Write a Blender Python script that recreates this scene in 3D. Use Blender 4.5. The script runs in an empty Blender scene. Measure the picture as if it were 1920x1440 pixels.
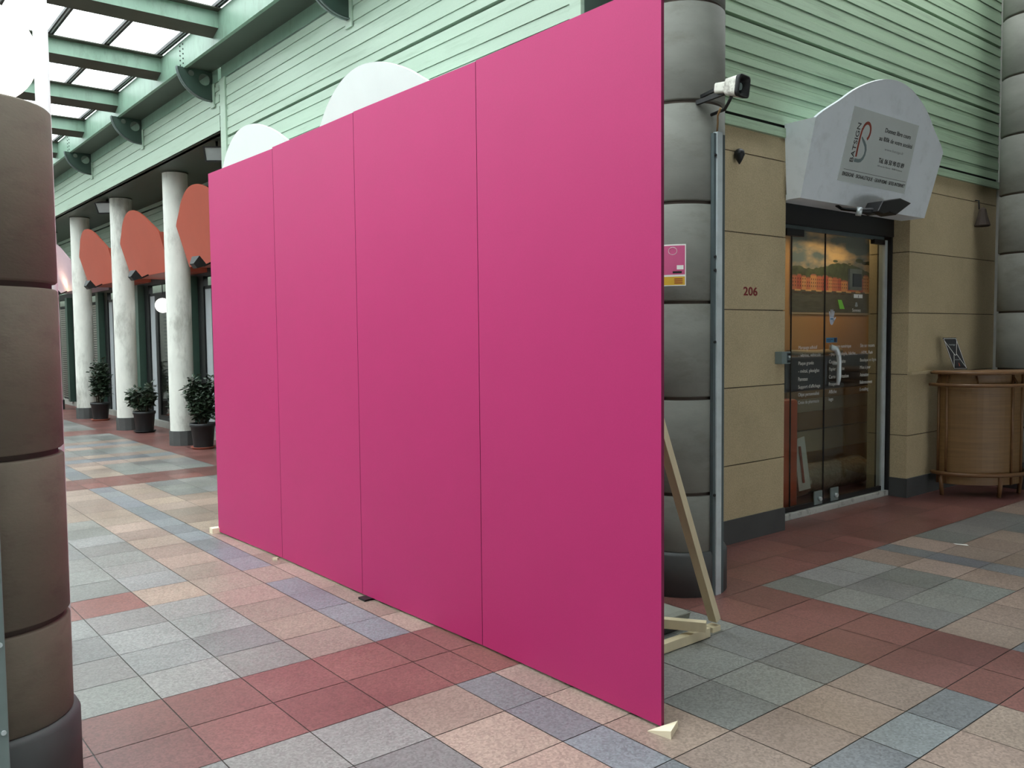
import bpy, math, random
from mathutils import Vector, Matrix
random.seed(7)
S = bpy.context.scene
COL = S.collection

def lin(c):
    return tuple(((v/255.0)/12.92 if v/255.0 <= 0.04045 else ((v/255.0+0.055)/1.055)**2.4) for v in c)

# ------------------------------------------------------------------ camera
F_PX = 1603.7
YAW, PITCH, ROLL = 0.8865618, -0.05632513, -0.01009001
fw = Vector((math.cos(PITCH)*math.cos(YAW), math.cos(PITCH)*math.sin(YAW), math.sin(PITCH)))
rt = fw.cross(Vector((0, 0, 1))).normalized(); up = rt.cross(fw)
r2 = math.cos(ROLL)*rt + math.sin(ROLL)*up; u2 = -math.sin(ROLL)*rt + math.cos(ROLL)*up
cd = bpy.data.cameras.new('camera'); cam = bpy.data.objects.new('camera', cd); COL.objects.link(cam)
cd.sensor_fit = 'HORIZONTAL'; cd.sensor_width = 36.0; cd.lens = F_PX/1920*36.0
cd.clip_start = 0.05; cd.clip_end = 200
M = Matrix((r2, u2, -fw)).transposed().to_4x4(); M.translation = Vector((0, 0, 1.6))
cam.matrix_world = M
S.camera = cam

# ------------------------------------------------------------------ world and light
w = bpy.data.worlds.new('sky'); S.world = w; w.use_nodes = True
wn = w.node_tree; wn.nodes.clear()
bg = wn.nodes.new('ShaderNodeBackground'); wo = wn.nodes.new('ShaderNodeOutputWorld')
bg.inputs[0].default_value = (0.93, 0.97, 1.0, 1); bg.inputs[1].default_value = 5.0
wn.links.new(bg.outputs[0], wo.inputs[0])

vs = S.view_settings
vs.view_transform = 'Standard'; vs.look = 'None'; vs.gamma = 1; vs.exposure = 0.35; vs.use_curve_mapping = False

# ------------------------------------------------------------------ materials
MATS = {}
def mat(name, col, rough=0.6, metal=0.0, var=0.12, scale=6.0, bump=0.0, stretch=(1, 1, 1), spec=0.5, emis=None, estr=0.0, fine=0.0, dirt=None, dirt_amt=0.0, dirt_scale=2.0):
    m = bpy.data.materials.new(name); m.use_nodes = True; t = m.node_tree; b = t.nodes['Principled BSDF']
    b.inputs['Roughness'].default_value = rough; b.inputs['Metallic'].default_value = metal
    b.inputs['Specular IOR Level'].default_value = spec
    c = lin(col)
    tc = t.nodes.new('ShaderNodeNewGeometry'); mp = t.nodes.new('ShaderNodeMapping'); mp.inputs['Scale'].default_value = stretch
    t.links.new(tc.outputs['Position'], mp.inputs[0])
    n = t.nodes.new('ShaderNodeTexNoise'); n.inputs['Scale'].default_value = scale; n.inputs['Detail'].default_value = 6; n.inputs['Roughness'].default_value = 0.6
    t.links.new(mp.outputs[0], n.inputs['Vector'])
    r = t.nodes.new('ShaderNodeMapRange'); r.inputs[1].default_value = 0.3; r.inputs[2].default_value = 0.7
    r.inputs[3].default_value = 1-var; r.inputs[4].default_value = 1+var
    t.links.new(n.outputs[0], r.inputs[0])
    mul = t.nodes.new('ShaderNodeVectorMath'); mul.operation = 'SCALE'; mul.inputs[0].default_value = c
    t.links.new(r.outputs[0], mul.inputs['Scale'])
    last = mul.outputs[0]
    if fine > 0:
        n2 = t.nodes.new('ShaderNodeTexNoise'); n2.inputs['Scale'].default_value = 160; n2.inputs['Detail'].default_value = 2
        t.links.new(tc.outputs['Position'], n2.inputs['Vector'])
        q = t.nodes.new('ShaderNodeMapRange'); q.inputs[1].default_value = 0.35; q.inputs[2].default_value = 0.65; q.inputs[3].default_value = 1-fine; q.inputs[4].default_value = 1+fine
        t.links.new(n2.outputs[0], q.inputs[0])
        m2 = t.nodes.new('ShaderNodeVectorMath'); m2.operation = 'SCALE'
        t.links.new(last, m2.inputs[0]); t.links.new(q.outputs[0], m2.inputs['Scale']); last = m2.outputs[0]
    if dirt:
        n3 = t.nodes.new('ShaderNodeTexNoise'); n3.inputs['Scale'].default_value = dirt_scale; n3.inputs['Detail'].default_value = 8; n3.inputs['Roughness'].default_value = 0.7
        t.links.new(mp.outputs[0], n3.inputs['Vector'])
        q = t.nodes.new('ShaderNodeMapRange'); q.inputs[1].default_value = 0.52; q.inputs[2].default_value = 0.72; q.inputs[3].default_value = 0; q.inputs[4].default_value = dirt_amt
        t.links.new(n3.outputs[0], q.inputs[0])
        mx = t.nodes.new('ShaderNodeMix'); mx.data_type = 'RGBA'
        t.links.new(q.outputs[0], mx.inputs[0]); t.links.new(last, mx.inputs[6]); mx.inputs[7].default_value = (*lin(dirt), 1); last = mx.outputs[2]
    t.links.new(last, b.inputs['Base Color'])
    if bump > 0:
        bp = t.nodes.new('ShaderNodeBump'); bp.inputs['Strength'].default_value = bump; bp.inputs['Distance'].default_value = 0.004
        n4 = t.nodes.new('ShaderNodeTexNoise'); n4.inputs['Scale'].default_value = 60; n4.inputs['Detail'].default_value = 4
        t.links.new(mp.outputs[0], n4.inputs['Vector']); t.links.new(n4.outputs[0], bp.inputs['Height']); t.links.new(bp.outputs[0], b.inputs['Normal'])
    if emis:
        b.inputs['Emission Color'].default_value = (*lin(emis), 1); b.inputs['Emission Strength'].default_value = estr
    MATS[name] = m
    return m

green = mat('green_cladding', (172, 193, 175), 0.42, var=0.05, scale=1.5, stretch=(0.4, 0.4, 6), dirt=(96, 116, 92), dirt_amt=0.35, dirt_scale=3, fine=0.03)
greenold = mat('weathered_green_cladding', (164, 190, 160), 0.5, var=0.06, scale=1.2, stretch=(0.4, 0.4, 10), dirt=(92, 102, 82), dirt_amt=0.5, dirt_scale=2.2, fine=0.05)
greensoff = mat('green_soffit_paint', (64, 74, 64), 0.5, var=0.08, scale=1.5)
greenbeam = mat('green_steel_paint', (128, 158, 140), 0.45, var=0.08, scale=2.0, stretch=(3, 3, 1), dirt=(90, 110, 90), dirt_amt=0.5, dirt_scale=3)
beamdark = mat('shade_dark_beam_paint', (66, 66, 56), 0.55, var=0.1)  # underside shade of the roof beams put into a darker paint colour
brackdk = mat('dark_green_bracket_paint', (58, 76, 68), 0.45, var=0.1)
black = mat('black_gap', (12, 18, 14), 0.8, var=0.1)
pink = mat('pink_paint', (182, 42, 106), 0.5, var=0.02, scale=2.5, spec=0.35, fine=0.02, bump=0.05)
pinkedge = mat('shaded_pink_board_edge', (120, 16, 66), 0.7, var=0.1)  # pink paint in shade, the shade put into the colour as maroon
concl = mat('pale_rough_concrete', (220, 221, 214), 0.85, var=0.07, scale=9, bump=0.5, stretch=(1, 1, 0.35), dirt=(120, 118, 108), dirt_amt=0.7, dirt_scale=2.6)
concg = mat('grey_drum_concrete', (122, 123, 116), 0.75, var=0.12, scale=3, bump=0.15, stretch=(1, 1, 2.2), dirt=(92, 88, 74), dirt_amt=0.55, dirt_scale=2.2)
concb = mat('brown_drum_concrete', (106, 96, 82), 0.72, var=0.12, scale=3, bump=0.2, stretch=(1, 1, 2.2), dirt=(86, 72, 64), dirt_amt=0.7, dirt_scale=3.4)
joint = mat('column_joint', (70, 60, 52), 0.8, var=0.1)
plinthm = mat('dark_plinth_paint', (72, 74, 74), 0.6, var=0.12, scale=4)
stone = mat('beige_stone', (186, 170, 136), 0.85, var=0.08, scale=3, bump=0.35, fine=0.16, dirt=(120, 110, 90), dirt_amt=0.35, dirt_scale=1.5)
stonej = mat('stone_joint', (84, 74, 58), 0.9)
white = mat('white_paint', (244, 249, 248), 0.45, var=0.02, scale=2)
whiteold = mat('scuffed_white_paint', (238, 246, 252), 0.5, var=0.03, scale=3, dirt=(180, 188, 190), dirt_amt=0.3, dirt_scale=5)
orange = mat('terracotta_orange_paint', (168, 74, 54), 0.55, var=0.04, scale=2)
mauve = mat('mauve_sign_paint', (200, 170, 180), 0.5, var=0.03)
plate = mat('pale_grey_sign_plate', (208, 216, 214), 0.22, var=0.02)
ink = mat('black_lettering', (26, 28, 28), 0.5, var=0.02)
ink2 = mat('light_grey_lettering', (150, 156, 156), 0.5, var=0.02)
logored = mat('rust_red_logo', (150, 62, 42), 0.5, var=0.1)
logogrey = mat('slate_logo', (112, 130, 132), 0.4, var=0.05)
redink = mat('dark_red_numerals', (120, 22, 28), 0.5, var=0.05)
metal = mat('galvanised_steel', (206, 216, 218), 0.38, metal=0.3, var=0.12, scale=8)
metaldk = mat('grey_steel_edge', (92, 104, 106), 0.5, metal=0.5, var=0.1)
greypaint = mat('painted_grey_trunking', (120, 134, 132), 0.5, var=0.08)
blackpl = mat('black_plastic', (14, 15, 17), 0.5, var=0.1)
lampglass = mat('lamp_glass', (150, 155, 155), 0.15, var=0.05)
wood = mat('pale_pine', (216, 202, 168), 0.6, var=0.10, scale=8, stretch=(1, 1, 0.2), bump=0.1)
block = mat('grey_concrete_block', (140, 142, 132), 0.85, var=0.1, bump=0.3)
rattan = mat('honey_rattan', (120, 90, 54), 0.5, var=0.18, scale=6, stretch=(0.3, 0.3, 8), bump=0.1)
rattandk = mat('rattan_binding', (112, 80, 50), 0.45, var=0.15, scale=10)
rattantop = mat('rattan_top', (146, 112, 80), 0.35, var=0.1)
pot = mat('black_plant_pot', (24, 27, 29), 0.5, var=0.1)
terra = mat('terracotta_saucer', (140, 76, 60), 0.7, var=0.1)
leaf = mat('dark_leaves', (48, 62, 46), 0.4, var=0.3, scale=14)
stem = mat('brown_stems', (82, 70, 56), 0.8)
soil = mat('potting_soil', (50, 40, 34), 0.9)
frameg = mat('dark_green_frame', (58, 82, 72), 0.4, var=0.1)
paleg = mat('pale_grey_jamb', (168, 174, 178), 0.5, var=0.05)
darkgl = mat('dark_shop_glass', (26, 30, 30), 0.08, var=0.1)
blind = mat('grey_blind_slats', (150, 150, 142), 0.5, var=0.08)
shutter = mat('brown_shutter_slats', (150, 136, 108), 0.5, var=0.1)
redbox = mat('red_call_point_plastic', (170, 26, 34), 0.4, var=0.05)
postpink = mat('pink_notice_print', (196, 86, 130), 0.5, var=0.05)
postyel = mat('yellow_notice_print', (206, 164, 52), 0.5, var=0.05)
paper = mat('white_paper', (232, 232, 226), 0.6, var=0.02)
inwall = mat('warm_interior_wall', (214, 160, 96), 0.6, var=0.06, scale=1.5)
infloor = mat('dark_interior_floor', (70, 50, 42), 0.3, var=0.1)
navy = mat('navy_panel', (34, 44, 66), 0.4, var=0.1)
intan = mat('tan_laminate', (150, 112, 72), 0.4, var=0.06)
inwhite = mat('cream_laminate', (190, 170, 140), 0.4, var=0.04)
inorange = mat('orange_cabinet_paint', (214, 84, 36), 0.45, var=0.05)
greenpap = mat('green_sticky_paper', (140, 220, 80), 0.5, var=0.02)
bluest = mat('blue_sticker_print', (70, 130, 170), 0.4, var=0.05)
slab = mat('grey_render', (150, 150, 144), 0.8, var=0.08)
silver = mat('crinkled_clear_film', (190, 180, 160), 0.12, metal=0.6, var=0.3, scale=30, bump=1.0)
opal = mat('opal_lamp_glass', (245, 245, 238), 0.3, var=0.01, emis=(255, 252, 244), estr=1.6)
litlamp = mat('lit_lamp_lens', (255, 236, 190), 0.3, var=0.01, emis=(255, 226, 160), estr=14)
darkceil = mat('dark_unseen_ceiling', (120, 120, 112), 0.7, var=0.05)

def glassmat(name, tint=(0.9, 0.93, 0.92), dirtc=None, dirt=0.0, refl=1.0):
    m = bpy.data.materials.new(name); m.use_nodes = True; t = m.node_tree; t.nodes.clear()
    o = t.nodes.new('ShaderNodeOutputMaterial'); tr = t.nodes.new('ShaderNodeBsdfTransparent'); tr.inputs[0].default_value = (*tint, 1)
    gl = t.nodes.new('ShaderNodeBsdfGlossy'); gl.inputs['Roughness'].default_value = 0.02; gl.inputs[0].default_value = (refl, refl, refl, 1)
    lw = t.nodes.new('ShaderNodeLayerWeight'); lw.inputs[0].default_value = 0.5
    pw = t.nodes.new('ShaderNodeMath'); pw.operation = 'POWER'; pw.inputs[1].default_value = 5; t.links.new(lw.outputs['Facing'], pw.inputs[0])
    fr = t.nodes.new('ShaderNodeMath'); fr.operation = 'MULTIPLY_ADD'; fr.inputs[1].default_value = 0.85; fr.inputs[2].default_value = 0.06; t.links.new(pw.outputs[0], fr.inputs[0])
    mx = t.nodes.new('ShaderNodeMixShader'); t.links.new(fr.outputs[0], mx.inputs[0]); t.links.new(tr.outputs[0], mx.inputs[1]); t.links.new(gl.outputs[0], mx.inputs[2])
    last = mx.outputs[0]
    if dirtc:
        g = t.nodes.new('ShaderNodeNewGeometry'); mp = t.nodes.new('ShaderNodeMapping'); mp.inputs['Scale'].default_value = (9, 1.2, 1)
        n = t.nodes.new('ShaderNodeTexNoise'); n.inputs['Scale'].default_value = 1.6; n.inputs['Detail'].default_value = 7; n.inputs['Roughness'].default_value = 0.65
        t.links.new(g.outputs['Position'], mp.inputs[0]); t.links.new(mp.outputs[0], n.inputs['Vector'])
        r = t.nodes.new('ShaderNodeMapRange'); r.inputs[1].default_value = 0.5; r.inputs[2].default_value = 0.75; r.inputs[3].default_value = 0; r.inputs[4].default_value = dirt
        t.links.new(n.outputs[0], r.inputs[0])
        d = t.nodes.new('ShaderNodeBsdfTransparent'); d.inputs[0].default_value = (*lin(dirtc), 1)
        m2 = t.nodes.new('ShaderNodeMixShader'); t.links.new(r.outputs[0], m2.inputs[0]); t.links.new(last, m2.inputs[1]); t.links.new(d.outputs[0], m2.inputs[2]); last = m2.outputs[0]
    t.links.new(last, o.inputs[0])
    return m
roofglass = glassmat('dirty_roof_glass', (0.9, 0.95, 0.93), (96, 112, 106), 0.97)
doorglass = glassmat('door_glass', (0.8, 0.84, 0.82))

# ------------------------------------------------------------------ mesh helpers
class MB:
    def __init__(s): s.v = []; s.f = []; s.mi = []; s.sm = []
    def add(s, vs_, fs, mi=0, smooth=False):
        o = len(s.v); s.v += [tuple(p) for p in vs_]
        for f in fs: s.f.append([o+i for i in f]); s.mi.append(mi); s.sm.append(smooth)
    def box(s, x0, x1, y0, y1, z0, z1, mi=0, skip=()):
        vs_ = [(x0,y0,z0),(x1,y0,z0),(x1,y1,z0),(x0,y1,z0),(x0,y0,z1),(x1,y0,z1),(x1,y1,z1),(x0,y1,z1)]
        s.add(vs_, [(0,3,2,1),(4,5,6,7),(0,1,5,4),(1,2,6,5),(2,3,7,6),(3,0,4,7)], mi)
    def beam(s, a, b, w, h, mi=0, upv=(0, 0, 1)):
        a = Vector(a); b = Vector(b); d = (b-a).normalized(); sd_ = d.cross(Vector(upv))
        if sd_.length < 1e-4: sd_ = d.cross(Vector((0, 1, 0)))
        sd_.normalize(); u = sd_.cross(d)
        vs_ = []
        for p in (a, b):
            for (i, j) in ((-1, -1), (1, -1), (1, 1), (-1, 1)): vs_.append(p+sd_*i*w/2+u*j*h/2)
        s.add(vs_, [(0,1,2,3),(7,6,5,4),(0,4,5,1),(1,5,6,2),(2,6,7,3),(3,7,4,0)], mi)
    def tube(s, pts, r, n=10, mi=0, caps=True):
        pts = [Vector(p) for p in pts]; rr = r if isinstance(r, (list, tuple)) else [r]*len(pts)
        rings = []; prev = None
        for i, p in enumerate(pts):
            d = (pts[min(i+1, len(pts)-1)]-pts[max(i-1, 0)]).normalized()
            a = prev if prev is not None else (Vector((0, 0, 1)) if abs(d.z) < 0.9 else Vector((1, 0, 0)))
            x = (a - d*a.dot(d)).normalized(); y = d.cross(x); prev = x
            rings.append([p+(x*math.cos(2*math.pi*k/n)+y*math.sin(2*math.pi*k/n))*rr[i] for k in range(n)])
        vs_ = [q for ring in rings for q in ring]; fs = []
        for i in range(len(pts)-1):
            for k in range(n): fs.append((i*n+k, i*n+(k+1) % n, (i+1)*n+(k+1) % n, (i+1)*n+k))
        s.add(vs_, fs, mi, True)
        if caps:
            s.add(rings[0], [tuple(range(n))[::-1]], mi); s.add(rings[-1], [tuple(range(n))], mi)
    def lathe(s, prof, cx=0, cy=0, n=48, mi=0, smooth=True, cap=True, a0=0, a1=2*math.pi):
        full = abs(a1-a0-2*math.pi) < 1e-6; m = n if full else n+1
        for i in range(len(prof)-1):
            vs_ = []
            for (r, z) in (prof[i], prof[i+1]):
                for k in range(m):
                    a = a0+(a1-a0)*k/n; vs_.append((cx+r*math.cos(a), cy+r*math.sin(a), z))
            fs = [(k, (k+1) % m, m+(k+1) % m, m+k) for k in range(n)]
            s.add(vs_, fs, mi, smooth)
        if cap and full:
            for (r, z), fl in ((prof[0], True), (prof[-1], False)):
                if r > 1e-5:
                    ring = [(cx+r*math.cos(2*math.pi*k/n), cy+r*math.sin(2*math.pi*k/n), z) for k in range(n)]
                    s.add(ring, [tuple(range(n))[::-1] if fl else tuple(range(n))], mi)
    def prism(s, pts, vec, mi=0, smooth_side=False):
        n = len(pts); v = Vector(vec); a = [Vector(p) for p in pts]
        s.add(a, [tuple(range(n))], mi); s.add([p+v for p in a], [tuple(range(n))[::-1]], mi)
        s.add(a+[p+v for p in a], [(i, n+i, n+(i+1) % n, (i+1) % n) for i in range(n)], mi, smooth_side)
    def build(s, name, mats, parent=None, bevel=0.0, solid=0):
        me = bpy.data.meshes.new(name); me.from_pydata([tuple(p) for p in s.v], [], s.f)
        for m in (mats if isinstance(mats, (list, tuple)) else [mats]): me.materials.append(m)
        me.polygons.foreach_set('material_index', s.mi); me.polygons.foreach_set('use_smooth', s.sm); me.update()
        import bmesh as bmm
        bm = bmm.new(); bm.from_mesh(me); bmm.ops.remove_doubles(bm, verts=bm.verts, dist=1e-5)
        bmm.ops.recalc_face_normals(bm, faces=bm.faces); bm.to_mesh(me); bm.free()
        o = bpy.data.objects.new(name, me); COL.objects.link(o)
        if parent is not None:
            o.parent = parent; o.matrix_parent_inverse = Matrix.Translation(parent.location).inverted() if parent.type == 'EMPTY' or True else Matrix()
        if bevel > 0:
            b = o.modifiers.new('bevel', 'BEVEL'); b.width = bevel; b.segments = 2; b.limit_method = 'ANGLE'; b.angle_limit = math.radians(40)
        return o

def tag(o, label=None, cat=None, group=None, kind=None):
    if label: o['label'] = label
    if cat: o['category'] = cat
    if group: o['group'] = group
    if kind: o['kind'] = kind
    return o
def thing(name, loc, label, cat, group=None):
    o = bpy.data.objects.new(name, None); o.empty_display_size = 0.1; COL.objects.link(o); o.location = loc
    return tag(o, label, cat, group)
def struct(o): return tag(o, kind='structure')

def text(s, origin, xd, yd, w, h, m, parent, name='lettering', ext=0.0006, bold=0.0, shear=0.0):
    """flat raised lettering fitted in a w x h rectangle at origin, xd = reading direction, yd = up"""
    c = bpy.data.curves.new('txt', 'FONT'); c.body = s; c.size = 1; c.extrude = 0.01; c.offset = bold; c.resolution_u = 3; c.shear = shear
    t = bpy.data.objects.new('txt', c); COL.objects.link(t)
    dg = bpy.context.evaluated_depsgraph_get(); me = bpy.data.meshes.new_from_object(t.evaluated_get(dg))
    bpy.data.objects.remove(t); bpy.data.curves.remove(c)
    xs = [v.co.x for v in me.vertices]; ys = [v.co.y for v in me.vertices]
    x0, x1, y0, y1 = min(xs), max(xs), min(ys), max(ys)
    xd = Vector(xd).normalized(); yd = Vector(yd).normalized(); nd = xd.cross(yd); O = Vector(origin)
    for v in me.vertices:
        a = (v.co.x-x0)/(x1-x0)*w; b = (v.co.y-y0)/(y1-y0)*h; e = (v.co.z+0.01)/0.02*ext*2
        v.co = O+xd*a+yd*b+nd*e
    me.materials.clear(); me.materials.append(m)
    o = bpy.data.objects.new(name, me); COL.objects.link(o)
    if parent is not None: o.parent = parent; o.matrix_parent_inverse = Matrix.Translation(parent.location).inverted()
    return o

# ------------------------------------------------------------------ floor of coloured tiles
def step_list(a, b, n): return [a+(b-a)*i/n for i in range(n+1)]
XL = [1.135-0.365*k for k in range(16, 0, -1)]+[1.135, 1.498, 1.857, 2.222, 2.444, 2.80, 3.15, 3.505, 3.87, 4.235, 4.60]
XL += [4.957, 5.314, 5.67, 6.03, 6.25, 6.615]+[6.615+0.365*k for k in range(1, 16)]
YL = [1.10-0.365*k for k in range(14, 0, -1)]+[1.10, 1.465, 1.69, 2.06, 2.43, 2.795, 3.158, 3.52, 3.885, 4.225, 4.575, 4.945, 5.30, 5.69, 6.06, 6.42, 6.79]
YL += step_list(6.79, 9.95, 9)[1:]+[10.315, 10.68]+step_list(10.68, 15.68, 14)[1:]+[16.09, 16.5]+step_list(16.5, 27.4, 30)[1:]
RED, GRY, BLU, BEI = (118, 79, 74), (124, 125, 122), (119, 123, 127), (148, 131, 120)
def ring(a, b):
    m = max(a, b)
    if m < 1.08: return GRY
    if m < 1.44: return BEI
    if m < 1.67: return BLU
    if m < 2.03: return BEI
    return None
def tilecol(x, y):
    if 3.87 < x < 4.6 and True: return RED
    if x > 4.6 and y > 3.158: return RED
    if x < 3.87 and (3.158 < y < 3.885 or 9.95 < y < 10.68 or 15.68 < y < 16.5): return RED
    if x > 4.6:
        c = ring(x-4.6, 3.158-y)
        if c: return c
        return GRY if (int(x/0.73)+int(y/0.73)) % 3 else BEI
    if y < 3.158:
        return ring(3.87-x, 3.158-y) or GRY
    if y < 9.95:
        if 5.30 < y < 5.69: return BEI if x > 1.498 else RED
        xx = 3.87-x
        if xx < 1.08:
            return GRY if (y < 4.95 or y > 8.85) else BEI
        if xx < 1.44: return BEI
        if xx < 1.67: return BLU
        if xx < 2.03: return BEI
        return BEI if y > 8.1 else GRY
    if y < 15.68:
        c = ring(3.87-x, min(y-10.68, 15.68-y))
        return c or (GRY if x > 1.0 else BLU)
    return GRY if int(x*1.3+y*0.7) % 3 else BEI
fb = MB(); cols = []
for i in range(len(XL)-1):
    for j in range(len(YL)-1):
        cx, cy = (XL[i]+XL[i+1])/2, (YL[j]+YL[j+1])/2
        c = tilecol(cx, cy); k = 1+random.uniform(-0.09, 0.09); c = [v*k*(1+random.uniform(-0.012, 0.012)) for v in c]
        g = 0.0024
        dz = random.uniform(0, 0.0006)
        fb.add([(XL[i]+g, YL[j]+g, dz), (XL[i+1]-g, YL[j]+g, dz), (XL[i+1]-g, YL[j+1]-g, dz), (XL[i]+g, YL[j+1]-g, dz)], [(0, 1, 2, 3)])
        cols.append(lin(c))
me = bpy.data.meshes.new('floor'); 
nt = len(fb.f)
x0, x1, y0, y1 = XL[0], XL[-1], YL[0], YL[-1]
fb.add([(x0-1, y0-1, -0.002), (x1+1, y0-1, -0.002), (x1+1, y1+1, -0.002), (x0-1, y1+1, -0.002)], [(0, 1, 2, 3)])
cols.append(lin((62, 58, 54)))
me.from_pydata(fb.v, [], fb.f)
ca = me.color_attributes.new('tile', 'FLOAT_COLOR', 'CORNER')
for p, c in zip(me.polygons, cols):
    for li in p.loop_indices: ca.data[li].color = (*c, 1)
fm = mat('terrazzo_tiles', (128, 128, 128), 0.36, var=0.1, scale=2.2, spec=0.5)
t = fm.node_tree; b = t.nodes['Principled BSDF']
at = t.nodes.new('ShaderNodeVertexColor'); at.layer_name = 'tile'
g = t.nodes.new('ShaderNodeNewGeometry')
vor = t.nodes.new('ShaderNodeTexVoronoi'); vor.inputs['Scale'].default_value = 110; t.links.new(g.outputs['Position'], vor.inputs['Vector'])
rr = t.nodes.new('ShaderNodeSeparateColor'); t.links.new(vor.outputs['Color'], rr.inputs[0])
mr = t.nodes.new('ShaderNodeMapRange'); mr.inputs[3].default_value = 0.78; mr.inputs[4].default_value = 1.24; t.links.new(rr.outputs[0], mr.inputs[0])
ns = t.nodes.new('ShaderNodeTexNoise'); ns.inputs['Scale'].default_value = 1.7; ns.inputs['Detail'].default_value = 7; t.links.new(g.outputs['Position'], ns.inputs['Vector'])
mr2 = t.nodes.new('ShaderNodeMapRange'); mr2.inputs[1].default_value = 0.3; mr2.inputs[2].default_value = 0.7; mr2.inputs[3].default_value = 0.86; mr2.inputs[4].default_value = 1.12; t.links.new(ns.outputs[0], mr2.inputs[0])
ml = t.nodes.new('ShaderNodeMath'); ml.operation = 'MULTIPLY'; t.links.new(mr.outputs[0], ml.inputs[0]); t.links.new(mr2.outputs[0], ml.inputs[1])
sc = t.nodes.new('ShaderNodeVectorMath'); sc.operation = 'SCALE'; t.links.new(at.outputs[0], sc.inputs[0]); t.links.new(ml.outputs[0], sc.inputs['Scale'])
t.links.new(sc.outputs[0], b.inputs['Base Color'])
mr3 = t.nodes.new('ShaderNodeMapRange'); mr3.inputs[1].default_value = 0.3; mr3.inputs[2].default_value = 0.7; mr3.inputs[3].default_value = 0.30; mr3.inputs[4].default_value = 0.40; t.links.new(ns.outputs[0], mr3.inputs[0]); t.links.new(mr3.outputs[0], b.inputs['Roughness'])
bp = t.nodes.new('ShaderNodeBump'); bp.inputs['Strength'].default_value = 0.05; bp.inputs['Distance'].default_value = 0.001; t.nodes.remove(bp)
me.materials.append(fm); me.update()
fo = bpy.data.objects.new('floor', me); COL.objects.link(fo); struct(fo)

# ------------------------------------------------------------------ cladding (horizontal planks with shadow slits)
SL = [0.10, 0.135, 0.235, 0.27, 0.33, 0.38, 0.465, 0.515, 0.60, 0.625]      # slit offsets below each black gap
def clad_profile(z0, z1, gaps, sw=0.003):
    """list of (depth, z) from z0 to z1; depth 0 = face"""
    ev = []
    for gz in gaps:
        ev.append((gz, 'gap'))
        for k, s_ in enumerate(SL): ev.append((gz-s_, 'slit%d' % (k % 2)))
    ev = sorted(e for e in ev if z0+0.012 < e[0] < z1-0.012)
    prof = [(0, z0)]; d = 0
    for z, k in ev:
        if k == 'gap': prof += [(d, z-0.015), (0.05, z-0.015), (0.05, z+0.015), (0, z+0.015)]; d = 0
        else:
            nd = 0.008 if k == 'slit1' else 0.0
            prof += [(d, z-sw), (0.02, z-sw), (0.02, z+sw), (nd, z+sw)]; d = nd
    prof.append((d, z1))
    return prof
def cladding(name, axis, plane, a0, a1, z0, z1, gaps, m, outward=-1):
    b = MB(); prof = clad_profile(z0, z1, gaps, 0.003 if axis == 'y' else 0.0017)
    for i in range(len(prof)-1):
        (d0, za), (d1, zb) = prof[i], prof[i+1]
        mi = 1 if max(d0, d1) > 0.04 and abs(d0-d1) < 1e-6 else 0
        p, q = plane-outward*d0, plane-outward*d1
        if axis == 'x': vs_ = [(p, a0, za), (p, a1, za), (q, a1, zb), (q, a0, zb)]
        else: vs_ = [(a0, p, za), (a1, p, za), (a1, q, zb), (a0, q, zb)]
        b.add(vs_, [(0, 1, 2, 3)], mi)
    th = 0.10
    if axis == 'x': b.box(plane+0.052, plane+th, a0, a1, z0, z1)
    else: b.box(a0, a1, plane+0.052, plane+th, z0, z1)
    return struct(b.build(name, [m, black]))
# shop block at the corner: gallery side (plane x = 3.87) and shopfront side (plane y = 3.945)
cladding('wall_left_cladding', 'x', 3.87, 4.10, 10.02, 2.95, 4.64, [3.965, 4.66], green)
b = MB(); b.box(3.862, 3.97, 4.10, 10.1, 4.655, 4.81); b.build('trim_1', greenbeam)['kind'] = 'structure'
b = MB(); b.box(3.850, 4.20, 3.995, 4.10, 2.9, 4.81); b.box(3.850, 3.99, 9.97, 10.13, 2.9, 4.655); struct(b.build('trim_2', green))
b = MB(); b.box(3.88, 4.28, 3.985, 3.994, 0, 4.81); struct(b.build('trim_3', brackdk))
cladding('wall_right_cladding', 'y', 3.93, 4.2, 10.07, 3.232, 5.9, [3.935, 4.64, 5.345], greenold)
b = MB(); b.box(4.2, 6.06, 3.915, 3.96, 3.135, 3.205); struct(b.build('trim_4', greenold))
b = MB(); b.box(8.10, 10.07, 3.915, 3.96, 3.135, 3.205); struct(b.build('trim_5', greenold))
b = MB(); b.box(4.2, 10.07, 3.96, 3.99, 3.14, 3.25); struct(b.build('trim_6', black))
b = MB(); b.box(10.05, 10.085, 3.90, 3.95, 0.0, 5.9); struct(b.build('trim_7', slab))

# stone walls with real joints
def stonewall(name, axis, plane, a0, a1, th, joints, z1=3.15, z0=0.0, vj=()):
    b = MB(); zs = [z0]+[j for j in joints if z0 < j < z1]+[z1]; g = 0.004
    for k in range(len(zs)-1):
        lo = zs[k]+(g if k else 0); hi = zs[k+1]-(g if k < len(zs)-2 else 0)
        if axis == 'y': b.box(a0, a1, plane, plane+th, lo, hi)
        else: b.box(plane, plane+th, a0, a1, lo, hi)
    if axis == 'y': b.box(a0+0.01, a1-0.01, plane+0.012, plane+th-0.012, z0, z1-0.01, 1)
    else: b.box(plane+0.012, plane+th-0.012, a0+0.01, a1-0.01, z0, z1-0.01, 1)
    return struct(b.build(name, [stone, stonej]))
J = [0.60, 1.19, 1.78, 2.36, 2.955]
stonewall('wall_front', 'y', 3.945, 4.22, 6.05, 0.16, J)
stonewall('wall_front_right', 'y', 3.945, 8.11, 10.06, 0.40, J)
stonewall('wall_left', 'x', 3.905, 4.0, 10.1, 0.2, J)
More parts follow.
